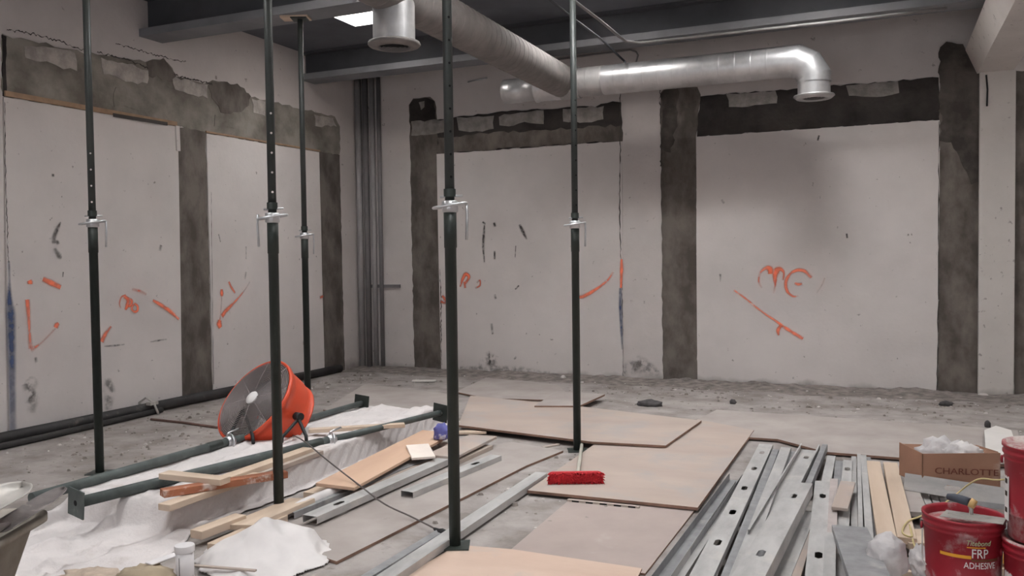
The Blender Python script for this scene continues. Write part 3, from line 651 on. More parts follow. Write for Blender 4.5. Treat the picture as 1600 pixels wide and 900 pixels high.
# lying props
def lying(p0, p1, lab, roll, hc, ends=(True, True)):
    x = (p1-p0).normalized(); L_ = (p1-p0).length
    root = thing('shoring_prop', lab, 'prop', p0, 'shoring props lying on the cloth')
    y_ = V((0, 0, 1)).cross(x).normalized(); z_ = x.cross(y_)
    mt = Matrix((y_, z_, x)).transposed().to_4x4() @ Matrix.Rotation(roll, 4, 'Z'); mt.translation = p0
    root.matrix_world = mt
    MB().tube([(0, 0, .005), (0, 0, hc)], .031, 20).build('outer_tube', PROP_DUSTY, root)
    MB().tube([(0, 0, hc-.02), (0, 0, L_)], .025, 18).build('inner_tube', PROP_DUSTY, root)
    MB().lathe([(.034, -.03), (.041, -.025), (.041, .035), (.034, .04)], 20, Matrix.Translation((0, 0, hc))).build('collar_nut', ZINC, root)
    MB().lathe([(.032, -.22), (.034, -.215), (.034, -.09), (.032, -.085)], 20, Matrix.Translation((0, 0, hc))).build('thread_sleeve', PROP_GREEN, root)
    MB().tube([(.04, 0, hc+.02), (.06, .04, hc+.06), (.055, .055, hc+.16)], .008, 8).build('hanging_pin', ZINC, root)
    rp = [(.06*math.cos(2*PI*q/20), .05*math.sin(2*PI*q/20), hc+.02+.03*math.cos(2*PI*q/20)) for q in range(20)]
    MB().tube(rp, .007, 8, closed=True).build('handle_ring', ZINC, root)
    for zz in ([0] if ends[0] else [])+([L_] if ends[1] else []):
        pl = MB().box((-.075, -.075, zz-.004), (.075, .075, zz+.004)).build('base_plate', PROP_DUSTY if zz == 0 else PROP_GREEN, root)
        MB().disc((0, 0, zz-.0045 if zz == 0 else zz+.0045), .016, (0, 0, -1), 14).build('plate_hole', HOLE_D, pl)
    return root
PA0, PA1 = at(48, 779, .205), at(565, 630, .205)
lying(PA0, PA1, 'dusty steel prop lying farther back, behind the fan on the cloth edge', .1, (at(347, 689, .205)-PA0).length, (False, True))
PB0, PB1 = at(119, 786, .215), at(688, 645, .215)
lying(PB0, PB1, 'dusty steel prop lying along the cloth pile with its square plate facing the camera', .1, (at(517, 688, .215)-PB0).length)

# ------------------------------------------------------------------ drop cloth over a low stack
def sstep(a, b, x):
    t = min(1, max(0, (x-a)/(b-a))); return t*t*(3-2*t)
CT = .165
def cloth_h(x, y):
    right = -3.60+.05*math.sin(y*1.7)
    bx = 1.0
    by = sstep(3.42, 3.54+.04*math.sin(x*5), y)*(1-sstep(6.62, 6.85, y))
    body = bx*by
    wr = fbm((x*2.2, y*1.6, 3.1), 1.0, 3)
    fold = abs(fbm((x*5+wr, y*3.0, 7.7), 1.0, 2))
    ridge = .05*math.exp(-((x-(right-.10))/.07)**2)*sstep(4.3, 5.0, y)*(.6+.8*abs(fbm((1, y*3, 2), 1, 2)))
    cr1 = max(0, 1-abs(fbm((x*2.6+.6*y, y*1.1-.5*x, 21.0), 1, 3))*4)**3; cr2 = max(0, 1-abs(fbm((x*1.8-.9*y, y*2.0+.6*x, 33.0), 1, 3))*3.5)**3
    top = CT+.018*wr+.012*fold+ridge+.012*cr1
    amp = .03+.04*(1-sstep(2.9, 3.3, y))
    low = .012+amp*max(0, fold*.8)*(.25+.75*sstep(2.6, 3.2, y)) + .02*max(0, wr)+(.022*cr1+.028*cr2)*sstep(2.5, 2.8, y)*(1-sstep(3.05, 3.35, y))
    skirt = .07*math.exp(-((y-3.40)/.10)**2)*max(0, math.sin(x*11+3*wr))**2
    return low*(1-body)+top*body+skirt*(1-body)
def right_edge(y): return -3.60+.05*math.sin(y*1.7)
def left_edge(y):
    t = (y-PA0.y)/(PA1.y-PA0.y); return PA0.x+(PA1.x-PA0.x)*t-.035
m = MB(); vs = []; fs = []; NY = 300; rows = 0; NL = 120
for j in range(NY+1):
    y = 2.55+(6.95-2.55)*j/NY
    e = .06*fbm((1.3, y*3, 11.3), 1, 3); yv = y+e*(1-abs(2*j/NY-1))
    bodyy = sstep(3.45, 3.54, y)*(1-sstep(6.62, 6.85, y))
    xl_ = left_edge(max(y, 3.3))-.02+.10*(1-bodyy)*fbm((4, y*2.5, 8), 1, 3)-.35*sstep(3.4, 2.7, y)
    xr = right_edge(y); row = []
    for i in range(NL+1):
        x = xl_+(xr-.02-xl_)*i/NL
        z = cloth_h(min(max(x, left_edge(y)+.03), xr-.06), y)*bodyy+cloth_h(x, y)*(1-bodyy)
        if i == 0: z = .01
        elif i < 3: z *= .92
        row.append((x, y+.05*(1-bodyy)*fbm((x*3, y, 6), 1, 2), z))
    ztop = row[-1][2]; bul = .012*fbm((y*6, 1, 3), 1, 3)
    for q in range(1, 4): a_ = q/3*PI/2; row.append((xr-.02+.02*math.sin(a_), y, ztop-(.02 if ztop > .05 else .005)*(1-math.cos(a_))))
    zt = row[-1][2]
    for q in range(1, 9):
        t = q/8; row.append((xr+(bul+.02*t)*math.sin(PI*min(1, t*1.0)*.5)+.006*math.sin(y*40+q)*bodyy, y, zt*(1-t)+.012*t))
    ext = .05+.05*abs(fbm((y*2, 5, 1), 1, 2))+.22*(1-sstep(3.1, 3.75, y))
    for q in range(1, 7):
        t = q/6; x = row[NL+11][0]+ext*t; row.append((x, y, .012+.03*abs(fbm((x*7, y*5, 3), 1, 2))*(1-t*.7)))
    vs += row; rows = len(row)
fs = [(j*rows+i, j*rows+i+1, (j+1)*rows+i+1, (j+1)*rows+i) for j in range(NY) for i in range(rows-1)]
m.add(vs, fs, True)
clo = m.build('drop_cloth', CLOTH, origin=(-4.2, 4.8, 0), solid=.004)
tag(clo, 'wrinkled white drop cloth spread over a long low stack on the floor', 'cloth')

# ------------------------------------------------------------------ boards
def board(name, lab, a, b, w_, t_, m, cat='board', group=None, roll=0.0, bevel=.003):
    """a, b: (px, py, z) of the middle of the top face at each end"""
    p0, p1 = at(*a), at(*b); mt = frame(p0, p1, roll=roll); L_ = (p1-p0).length
    o = MB().box((0, -w_/2, -t_), (L_, w_/2, 0)).build(name, m, bevel=bevel); o.matrix_world = mt
    if lab: tag(o, lab, cat, group)
    return o
G1 = 'lumber offcuts on and beside the drop cloth'
Z1 = CT+.045
board('lumber_board', 'short pale board end lying across the lying prop, left of the red brown board', (256, 737, .285), (352, 747, .285), .085, .035, PINE, group=G1)
board('lumber_board', 'red brown painted timber lying on the cloth, crossing the pale board', (253, 765, .262), (446, 735, .245), .075, .04, REDWOOD, group=G1)
board('lumber_board', 'pale timber on the cloth beneath the red brown timber', (256, 788, .215), (400, 738, .215), .085, .036, PINE, group=G1)
board('lumber_board', 'long pale board on the cloth running up to the fan leg', (352, 744, .235), (482, 699, .225), .09, .035, PINE, group=G1)
board('lumber_board', 'narrow pale board between the lying prop and the long board at the fan leg', (396, 741, .2), (500, 703, .2), .06, .03, PINE_GREY, group=G1)
board('lumber_board', 'flat pale board resting on the cloth behind the lying prop', (482, 670, .235), (632, 661, .235), .07, .03, PINE, group=G1)
G2 = 'lumber offcuts on the floor right of the cloth'
board('lumber_board', 'short pale timber block against the near end of the cloth stack', (306, 829, .09), (376, 803, .09), .085, .045, PINE, group=G2)
board('lumber_board', 'wide pale board leaning beside the foot of the prop before the fan', (372, 820, .075), (472, 778, .075), .19, .03, PINE, group=G2, roll=-.1)
board('lumber_board', 'long pale timber in front of the wide board, its near end split', (334, 850, .06), (440, 803, .06), .09, .04, PINE, group=G2)
board('lumber_board', 'thin pale strip tucked under the short timber block', (372, 833, .035), (400, 818, .035), .06, .03, PINE, group=G2)
board('plywood_plank', 'wide orange tinted plywood plank beside the cloth, topmost of the scrap heap', (523, 758, .11), (684, 674, .11), .27, .022, mat('warm_plywood', lin(208, 176, 152), .8, scale=3, stretch=(.15, 1, 1), col2=lin(190, 156, 134), lo=.3, hi=.7), 'plywood', roll=.04)
board('lumber_board', 'short block under the near end of the orange tinted plank', (486, 770, .055), (560, 738, .055), .12, .045, PINE, group=G2)
board('lumber_board', 'long greyish board alongside the steel studs, below the orange tinted plank', (560, 772, .05), (735, 694, .05), .13, .03, PINE_GREY, group=G2)
board('lumber_board', 'white primed offcut lying across the orange tinted plank', (652, 694, .135), (662, 714, .11), .17, .018, mat('white_primed', lin(232, 218, 208), .8, var=.04), group=G2)
board('lumber_board', 'reddish strip poking out under the white primed offcut', (655, 722, .045), (735, 683, .045), .05, .03, REDWOOD, group=G2)
board('plywood_plank', 'dusty plywood offcut behind the nearest prop, beside the blue wrapper', (688, 712, .09), (755, 680, .09), .24, .022, PLY, 'plywood')
board('lumber_board', 'short timber under the dusty plywood offcut', (712, 718, .05), (764, 695, .05), .07, .035, PINE_GREY, group=G2)
board('lumber_board', 'thin offcut beyond the dusty plywood offcut near the big plywood sheet', (716, 674, .03), (760, 673, .03), .09, .02, PINE, group=G2)
board('lumber_board', 'grey offcut strip on bare floor just right of the dusty offcut', (700, 699, .03), (690, 690, .03), .08, .025, PINE_GREY, group=G2)
a, b, c_ = at(446, 803, .04), at(495, 780, .05), at(538, 762, .06)
tag(MB().tube([a, (a+b)/2+V((.01, 0, .008)), b, (b+c_)/2+V((-.008, 0, -.004)), c_], [.028, .036, .038, .036, .026], 12).build('rolled_sheet', PLASTIC, origin=tuple(b)), 'white plastic sheet rolled up beside the wide steel stud', 'plastic sheet')
# sticks on the floor
board('wood_stick', 'thin stick on the floor left of the prop behind the broom', (848, 698, .012), (873, 693, .012), .03, .012, PINE_GREY, 'stick')
board('wood_stick', 'tiny stick on the dusty sheet below the short steel stud', (835, 768, .0), (836, 768, .0), .001, .001, PINE_GREY, 'stick') if False else None

# ------------------------------------------------------------------ plywood sheets
def sheet(lab, pts, z, t_, m, cat='plywood', name='plywood_sheet', edge=PLY_EDGE):
    P = [at(px, py, z) for px, py in pts]; c_ = sum(P, V((0, 0, 0)))/len(P); c_.z = 0
    o = MB().prism([p-V((0, 0, t_)) for p in P], (0, 0, t_)).build(name, m, origin=tuple(c_))
    o.data.materials.append(edge)
    for f in o.data.polygons:
        if abs(f.normal.z) < .5: f.material_index = 1
    d = max(((P[(i+1) % len(P)]-P[i]) for i in range(len(P))), key=lambda q: q.length)
    return tag(o, lab, cat, 'plywood sheets on the floor')
sheet('long dust covered sheet under the steel studs, its edge running beside the nearest prop', [(495, 867), (526, 877), (823, 727), (880, 704), (800, 690), (620, 722), (440, 806)], .018, .016, PLY_DUST)
sheet('large raised plywood sheet behind the broom prop with dark gap under its front edge', [(716, 664), (925, 690), (1040, 696), (1096, 657), (900, 634), (735, 618)], .06, .018, PLY)
sheet('square plywood sheet under the red broom', [(932, 692), (824, 766), (1090, 793), (1178, 672), (1090, 655), (1038, 690)], .036, .018, PLY)
sheet('smooth grey brown hardboard sheet between the broom sheet and the near plywood', [(893, 778), (1086, 796), (1008, 896), (794, 862)], .012, .010, HARDBOARD, 'hardboard', 'hardboard_sheet')
sheet('warm plywood sheet at the bottom of the picture under the nearest prop', [(590, 925), (715, 851), (800, 858), (1003, 888), (985, 925)], .02, .016, mat('near_plywood', lin(204, 180, 164), .85, scale=2.2, stretch=(.35, 1, 1), col2=lin(188, 162, 146), lo=.3, hi=.65, spots=(lin(180, 170, 163), 2.5, .55, .2)))
sheet('small plywood sheet near the back wall behind the middle prop', [(835, 634), (905, 634), (945, 616), (870, 611)], .075, .018, PLY_DUST)
sheet('dusty plywood sheet beyond the stud pile reaching to the cardboard box', [(1168, 683), (1215, 686), (1290, 706), (1420, 716), (1600, 728), (1590, 672), (1350, 655), (1120, 640), (1090, 655)], .03, .018, PLY_DUST)
sheet('pale dust covered sheet near the room corner beyond the cloth', [(505, 640), (600, 655), (705, 650), (700, 615), (570, 600)], .02, .014, PLY_DUST)
sheet('pale dusty sheet close to the back wall left of the middle prop', [(712, 612), (760, 590), (870, 600), (900, 626), (760, 622)], .022, .014, PLY_DUST)
# slotted metal strip under the broom sheet's front edge
sl = thing('slotted_strip', 'metal strip with dark slots along the front edge of the broom sheet', 'metal strip', at(895, 776, 0))
a, b = at(888, 779, .024), at(1000, 790, .024); mt = frame(a, b); mt.translation = (0, 0, 0)
L_ = (b-a).length; og = at(895, 776, 0)
s0 = MB().box((0, -.022, -.018), (L_, .0, .0), mt); s0.v = [p+a-og for p in s0.v]; s0.build('strip', PINE_GREY, sl)
for k in range(5):
    xq = .03+.088*k
    q = MB().box((xq, -.0235, -.016), (xq+.045, -.018, -.003), mt); q.v = [p+a-og for p in q.v]; q.build('slot', HOLE_D, sl)

# ------------------------------------------------------------------ steel studs
def stud_mesh(L_, W=.092, H=.036, up=True, holes=(), lip=.009):
    """C shaped steel stud along +X; web on top (up) or open to the top; oval knock-outs in the web"""
    m = MB(); zt = 0 if up else -H; s = -1 if up else 1; w2 = W/2
    xs_ = sorted(holes); a0, h0, c0 = .017, .05, .016
    cuts = [0]+[(xs_[i]+xs_[i+1])/2 for i in range(len(xs_)-1)]+[L_] if xs_ else [0, L_]
    if not xs_: m.add([(0, -w2, zt), (L_, -w2, zt), (L_, w2, zt), (0, w2, zt)], [(0, 1, 2, 3)])
    for i, h in enumerate(xs_):
        q0, q1 = cuts[i], cuts[i+1]
        for sg in (1, -1):
            pl = [(q0, sg*w2), (q1, sg*w2), (q1, 0), (h+h0, 0), (h+h0-c0, sg*a0), (h-h0+c0, sg*a0), (h-h0, 0), (q0, 0)]
            m.add([(x, y, zt) for x, y in pl], [tuple(range(8))])
    for sg in (1, -1):
        e = zt+s*H
        m.add([(0, sg*w2, zt), (L_, sg*w2, zt), (L_, sg*w2, e), (0, sg*w2, e)], [(0, 1, 2, 3)])
        if lip: m.add([(0, sg*w2, e), (L_, sg*w2, e), (L_, sg*(w2-lip), e), (0, sg*(w2-lip), e)], [(0, 1, 2, 3)])
    return m
def stud(lab, a, b, W=.092, H=.036, up=True, hp=(), m=GALV_STUD, lip=.009, roll=0, group='steel studs in the pile at the right', name='steel_stud'):
    p0, p1 = at(*a), at(*b); L_ = (p1-p0).length; mt = frame(p0, p1, roll=roll)
    if isinstance(hp, int): hs = [L_*(i+.5)/hp for i in range(hp)]
    else:
        hs = []
        for q in hp:                                   # knock-outs given by where they appear along the stud
            w_ = at(q[0], q[1], (a[2]+b[2])/2); hs.append(max(.08, min(L_-.08, (w_-p0).dot((p1-p0).normalized()))))
    o = stud_mesh(L_, W, H, up, hs, lip).build(name, m, solid=.0016); o.matrix_world = mt
    return tag(o, lab, 'stud', group)
GL = 'steel studs beside the drop cloth'
stud('wide steel stud with an oval hole near its end, lying left of the nearest prop', (484, 806, .075), (712, 708, .07), W=.10, H=.04, hp=[(531, 787)], group=GL)
stud('dull steel stud lying left of the wide stud with the oval hole', (452, 800, .058), (690, 706, .055), W=.07, H=.035, m=GALV_DARK, group=GL)
stud('short steel stud with open boxed end, right of the wide stud', (636, 768, .055), (775, 711, .055), W=.092, H=.036, hp=[(733, 723)], group=GL)
stud('long steel stud reaching from the bottom edge past the nearest prop', (585, 912, .06), (846, 738, .055), W=.085, H=.04, group=GL)
stud('slim steel track lying against the long stud past the nearest prop', (553, 912, .035), (690, 828, .035), W=.05, H=.03, m=GALV_DARK, group=GL)
# right-hand pile
stud('steel track at the far left edge of the stud pile, open side up', (1026, 910, .05), (1150, 740, .05), W=.085, H=.045, up=False, lip=0, m=GALV_DARK)
stud('second steel track from the left of the stud pile, open side up', (1052, 910, .062), (1157, 752, .055), W=.06, H=.045, up=False, lip=0)
stud('wide stud with five oval holes near the left of the pile', (1090, 912, .09), (1197, 694, .075), W=.10, H=.036, hp=[(1110, 848), (1136, 800), (1157, 762), (1174, 731), (1189, 706)])
stud('stud just right of the five holed stud, flange edge up', (1130, 912, .075), (1212, 702, .075), W=.045, H=.045, m=GALV_DARK)
stud('stud beside the open channel, its web dusty', (1148, 912, .10), (1228, 699, .08), W=.07, H=.04, hp=[(1228, 702)] and ())
stud('slim stud under the crossing stud on its left side', (1172, 912, .05), (1238, 705, .05), W=.05, H=.03, m=GALV_DARK)
stud('open steel channel with upturned sides topmost at the back of the pile', (1190, 830, .12), (1266, 694, .10), W=.135, H=.045, up=False, hp=[(1269, 704)])
stud('broad stud with two oval holes lying diagonally on top of the pile', (1160, 916, .19), (1252, 754, .16), W=.125, H=.07, hp=[(1179, 866), (1244, 773)])
stud('slim stud leaning along the right side of the open channel', (1262, 757, .1), (1289, 694, .1), W=.035, H=.05, m=GALV_DARK)
stud('upright running stud with square and oval holes right of the diagonal stud', (1276, 912, .10), (1287, 752, .09), W=.10, H=.04, hp=[(1274, 868), (1281, 774)])
stud('stud beyond the square holed stud, narrow end by the plywood edge', (1286, 775, .075), (1299, 712, .07), W=.055, H=.035)
stud('slim pinkish dusted stud with small holes in the middle of the pile', (1299, 860, .1), (1303, 748, .09), W=.045, H=.035, m=mat('dusty_stud', lin(188, 176, 172), .6, metal=.3, var=.1, scale=7), hp=[(1301, 809), (1303, 766)] and ())
stud('short stud lying over the slim pinkish stud', (1295, 912, .12), (1298, 832, .12), W=.05, H=.03)
stud('stud with one small hole near its far end in the middle of the pile', (1316, 840, .07), (1325, 719, .07), W=.058, H=.036, hp=[(1324, 733)])
stud('slim stud at the far middle of the pile next to the one holed stud', (1308, 790, .05), (1312, 720, .05), W=.06, H=.03, m=GALV_DARK)
stud('slim stud right of the one holed stud', (1335, 840, .06), (1334, 713, .06), W=.03, H=.04)
stud('thin track on edge beside the first pale board', (1345, 838, .105), (1342, 709, .1), W=.022, H=.05)
stud('track with a square cut end beside the first pale board', (1359, 845, .11), (1349, 711, .1), W=.036, H=.04, hp=[(1350, 762)] and ())
stud('dark sided track against the first pale board', (1372, 850, .075), (1356, 714, .075), W=.034, H=.045, m=GALV_DARK)
stud('low stud in front of the square holed stud at the bottom edge', (1312, 915, .06), (1312, 855, .06), W=.06, H=.036)
stud('dull low stud under the diagonal stud near the bottom edge', (1212, 915, .06), (1262, 800, .06), W=.09, H=.036)
stud('wide flat steel track angled across the front of the pile', (1366, 918, .22), (1327, 822, .17), W=.16, H=.03, lip=0, m=GALV_DARK, hp=[(1336, 843)] and ())
# studs on edge below the cardboard box
stud('steel stud on edge in front of the cardboard box, oval hole in its side', (1413, 752, .13), (1605, 782, .13), W=.10, H=.04, hp=[(1490, 763)], roll=1.25, group='studs below the cardboard box')
stud('steel stud on edge behind the open pail, below the box', (1478, 790, .10), (1605, 806, .10), W=.09, H=.04, roll=1.2, group='studs below the cardboard box', hp=[(1560, 800)], m=GALV_DARK)
stud('steel stud lowest of those behind the open pail', (1500, 826, .07), (1605, 838, .07), W=.08, H=.04, roll=1.1, group='studs below the cardboard box', m=GALV_DARK)
for k, (xa, xb) in enumerate([(1444, 1430), (1462, 1444), (1475, 1457), (1486, 1470)]):
    stud(['first', 'second', 'third', 'fourth'][k]+' from the left of four slim studs ends below the box stud', (xa, 812, .045), (xb, 770, .045), W=.035, H=.03, group='slim studs under the box')
# pale boards and scraps in the pile
G3 = 'pale boards in the right pile'
board('lumber_board', 'pale board in the stud pile, left of the two long boards', (1387, 845, .12), (1364, 720, .10), .09, .035, PINE, group=G3)
board('lumber_board', 'pale board in the stud pile, right of the two long boards', (1417, 840, .12), (1391, 722, .10), .088, .035, PINE, group=G3)
board('wood_scrap', 'dusty plywood scrap between the studs by the slim pinkish stud', (1312, 793, .125), (1325, 752, .125), .085, .018, PLY, group=G3)
board('wood_scrap', 'pinkish plywood scrap under the diagonal stud beside the square holed stud', (1225, 912, .055), (1262, 800, .055), .12, .018, PLY, group=G3)
board('lumber_board', 'short pale board lying crosswise left of the open pail', (1405, 838, .10), (1470, 836, .10), .21, .035, PINE, group=G3)
board('lumber_board', 'pale board under the crosswise board at the bottom right', (1385, 880, .055), (1470, 884, .055), .20, .035, PINE, group=G3)
board('lumber_board', 'pale timber at the bottom edge right of the open pail', (1555, 880, .07), (1610, 884, .07), .14, .035, PINE, group=G3)
board('lumber_board', 'yellow tinted timber between the two red pails', (1556, 866, .12), (1590, 868, .12), .05, .035, mat('yellow_timber', lin(214, 160, 84), .8, var=.1), group=G3)
board('lumber_board', 'dusty grey brown board beside the slim studs under the box', (1436, 800, .08), (1418, 756, .08), .10, .03, PLY_DUST, group=G3)

# ------------------------------------------------------------------ orange drum fan
fc = on_depth(397, 624, 6.55)
_v = ray(397, 624).normalized(); _vr = _v.cross(V((0, 0, 1))).normalized(); _vu = _vr.cross(_v)
nrm = (_vr*(-.645)+_vu*.565-_v*.52).normalized()
xa = nrm.cross(V((0, 0, 1))).normalized(); ya = nrm.cross(xa)
xa = V((0, 0, 1)).cross(nrm).normalized(); ya = nrm.cross(xa)
FM = Matrix((xa, ya, nrm)).transposed().to_4x4(); FM.translation = fc
fan = thing('drum_fan', 'orange drum fan tilted back on the drop cloth', 'fan', (fc.x, fc.y, CT))
og = fan.location
def fp(mb, name, m, par=None, world=False, **k):
    if not world: mb.v = [FM @ p for p in mb.v]
    mb.v = [p-og for p in mb.v]
    return mb.build(name, m, par if par else fan, **k)
RF, RB, DL = .348, .312, .30
drum = fp(MB().lathe([(RF-.012, -.006), (RF, .006), (RF+.012, .0), (RF+.012, -.03), (RF, -.035), (RF-.01, -.1), (RB+.02, -.22), (RB, -DL), (RB+.012, -DL-.005), (RB+.012, -DL-.02), (RB-.012, -DL-.02),
                        (RB-.012, -DL), (RB+.008, -.22), (RF-.024, -.1), (RF-.012, -.006)], 48), 'drum', ORANGE)
fp(MB().lathe([(RF-.014, -.008), (RF-.026, -.1), (RB+.006, -.22), (RB-.014, -DL)], 48), 'drum_liner', mat('fan_liner_grey', lin(150, 138, 136), .6, var=.08), drum)
m = MB()
for k in range(1, 27):
    rr = RF*k/27; m.tube([(rr*math.cos(2*PI*q/40), rr*math.sin(2*PI*q/40), .004+.02*(1-(k/27)**2)) for q in range(40)], .0026, 4, closed=True)
for q in range(8):
    a_ = 2*PI*q/8+.3; m.tube([(.04*math.cos(a_), .04*math.sin(a_), .026), (RF*.6*math.cos(a_), RF*.6*math.sin(a_), .016), (RF*math.cos(a_), RF*math.sin(a_), .002)], .003, 5)
gr = fp(m, 'front_grille', FAN_GREY)
gr['label'] = 'grey wire front grille'
fp(MB().lathe([(.001, .034), (.05, .034), (.055, .028), (.055, .018), (.001, .018)], 28), 'hub_badge', WHITE_INK, gr)
tb = bpy.data.curves.new('badge_text', 'FONT')
m = MB()
for k in range(1, 12):
    rr = RB*k/12; m.tube([(rr*math.cos(2*PI*q/36), rr*math.sin(2*PI*q/36), -DL-.01) for q in range(36)], .002, 4, closed=True)
for q in range(6):
    a_ = PI*q/6; m.tube([(-RB*math.cos(a_), -RB*math.sin(a_), -DL-.01), (RB*math.cos(a_), RB*math.sin(a_), -DL-.01)], .003, 5)
fp(m, 'rear_grille', FAN_GREY)
fp(MB().lathe([(.001, -.10), (.06, -.10), (.075, -.12), (.075, -.25), (.06, -.28), (.001, -.28)], 24), 'motor', FAN_IN)
for q in range(3):
    a_ = 2*PI*q/3+.4; m = MB(); g_ = []
    for i in range(7):
        rr = .06+.26*i/6; wd = .10+.09*i/6
        for j in range(5):
            th = a_+(j/4-.5)*wd/rr*1.5*min(1, rr/.15); zz = -.10+.07*(j/4-.5)-.03
            g_.append((rr*math.cos(th), rr*math.sin(th), zz))
    m.add(g_, [(i*5+j, i*5+j+1, (i+1)*5+j+1, (i+1)*5+j) for i in range(6) for j in range(4)], True)
    fp(m, 'fan_blade', FAN_BLADE, solid=.003)
# stand: pivots on both sides, bent tube legs to the cloth
for sg in (1, -1):
    pv = FM @ V((sg*(RF+.0), 0, -.18)); out = (FM.to_3x3() @ V((sg, 0, 0)))
    pv2 = pv+out*.02
    zf = CT+.02
    if out.dot(_r) > 0: f1, f2 = at(440, 692, zf), at(479, 692, zf)
    else: f1, f2 = at(357, 693, zf), at(357, 693, zf)+(at(479, 692, zf)-at(440, 692, zf))
    h1 = (V((f1.x, f1.y, pv2.z))-pv2); h2 = (V((f2.x, f2.y, pv2.z))-pv2)
    m = MB().tube([f1, f1+V((0, 0, .04))-h1*.04, pv2+h1*.12-V((0, 0, .03)), pv2, pv2+h2*.12-V((0, 0, .03)), f2+V((0, 0, .05))-h2*.06, f2], .013, 10)
    fp(m, 'stand_leg', BLACK, world=True)
    fp(MB().tube([pv-out*.03, pv2+out*.035], .032, 14), 'pivot_knob', BLACK, world=True) if False else None
    kb = MB().tube([pv-out*.02, pv2+out*.03], .03, 14); fp(kb, 'pivot_knob', BLACK, world=True)
# cord with plug running from the fan
cp = [FM @ V((RB*.7, -.1, -DL-.02)), at(476, 690, .27), at(515, 722, .20), at(560, 757, .11), at(600, 787, .085), at(640, 806, .04), at(672, 822, .035), at(682, 828, .03)]
sp_ = []
for i in range(len(cp)-1):
    for j in range(5):
        t = j/5; a = cp[max(i-1, 0)]; b = cp[i]; c_ = cp[i+1]; d = cp[min(i+2, len(cp)-1)]
        sp_.append(.5*((2*b)+(c_-a)*t+(2*a-5*b+4*c_-d)*t*t+(3*b-a-3*c_+d)*t**3))
sp_.append(cp[-1])
cord = thing('power_cord', 'thin grey fan cord trailing across the studs to a black plug', 'cord', tuple(cp[-1]))
cg = cord.location
mb = MB().tube([p-cg for p in sp_], .005, 6); mb.build('cable', CORD_GREY, cord)
d = (cp[-1]-cp[-2]).normalized()
MB().tube([V((0, 0, 0))-d*.02, d*.02, d*.05, d*.085, d*.09], [.008, .014, .026, .026, .02], 12).build('plug', RUBBER, cord)

# ------------------------------------------------------------------ broom
bp0 = at(900, 757, .036); br = thing('push_broom', 'red bristled push broom lying on the plywood sheet with its stick pointing at the prop', 'broom', tuple(bp0))
rx = V((_r.x, _r.y, 0)).normalized(); fy = V((_f.x, _f.y, 0)).normalized(); up_ = V((0, 0, 1))
RM = Matrix((rx, up_, fy)).transposed().to_4x4()
RM.translation = V((0, 0, .034))
wB = .135*1.25
m = MB()
rb = random.Random(5)
for i in range(60):
    for j in range(8):
        x = -wB+2*wB*i/59+rb.uniform(-.003, .003); y = -.026+.052*j/7+rb.uniform(-.002, .002)
        lean = V((x/wB*.016+rb.uniform(-.006, .006), (y/.028)*.010+rb.uniform(-.005, .005), 0))
        top = V((x, y, .052)); bot = V((x, y, rb.uniform(-.004, .008)-.004*(1-abs(y)/.03)))+lean
        m.tube([RM @ top, RM @ ((top+bot)/2+lean*.1), RM @ bot], [.0035, .0045, .0025], 4)
core = [(-wB, -.022), (wB, -.022), (wB, .022), (-wB, .022)]
m.prism([RM @ V((x*.98, y, .012)) for x, y in core], RM.to_3x3() @ V((0, 0, .04)))
o = m.build('bristles', BRISTLE, br)
pr = [(-wB-.005, .05), (wB+.005, .05), (wB-.015, .078), (-wB+.015, .078)]
m = MB().prism([RM @ V((x, -.036, z)) for x, z in pr], RM.to_3x3() @ V((0, .072, 0))); m.build('broom_head', mat('broom_block', lin(196, 52, 58), .6, var=.1), br, bevel=.006)
hv = RM @ V((.015, .0, .07)); hdir = at(909, 695, .062)-bp0
m = MB().tube([hv, hv+(hdir-hv)*.12, hdir], [.016, .0125, .0125], 12); m.build('broom_handle', BROOM_STICK, br)

# ------------------------------------------------------------------ pails
def text_mesh(s, size):
    cu = bpy.data.curves.new('txt', 'FONT'); cu.body = s; cu.size = size; cu.align_x = 'CENTER'; cu.align_y = 'CENTER'; cu.extrude = .0006; cu.resolution_u = 3
    ob = bpy.data.objects.new('txt', cu); C.objects.link(ob); bpy.context.view_layer.update()
    dg = bpy.context.evaluated_depsgraph_get(); me = bpy.data.meshes.new_from_object(ob.evaluated_get(dg)); 
    bpy.data.objects.remove(ob); bpy.data.curves.remove(cu); return me
def wrap(me, name, m, parent, R, ang, z, sx=1.0, shear=0.0, bold=0):
    for v in me.vertices:
        x, y, q = v.co.x*sx+v.co.y*shear, v.co.y, v.co.z
        a_ = ang+x/R; v.co = ((R+.0012+q)*math.cos(a_), (R+.0012+q)*math.sin(a_), z+y)
    me.materials.clear(); me.materials.append(m); o = bpy.data.objects.new(name, me); C.objects.link(o); o.parent = parent; return o
def arcband(R, a0, a1, z0, z1, n=16, t=.0008):
    m = MB(); vs_ = []
    for i in range(n+1):
        a_ = a0+(a1-a0)*i/n
        vs_ += [((R+t)*math.cos(a_), (R+t)*math.sin(a_), z0), ((R+t)*math.cos(a_), (R+t)*math.sin(a_), z1)]
    return m.add(vs_, [(2*i, 2*i+2, 2*i+3, 2*i+1) for i in range(n)], True)
PH, PRT, PRB = .37, .151, .134
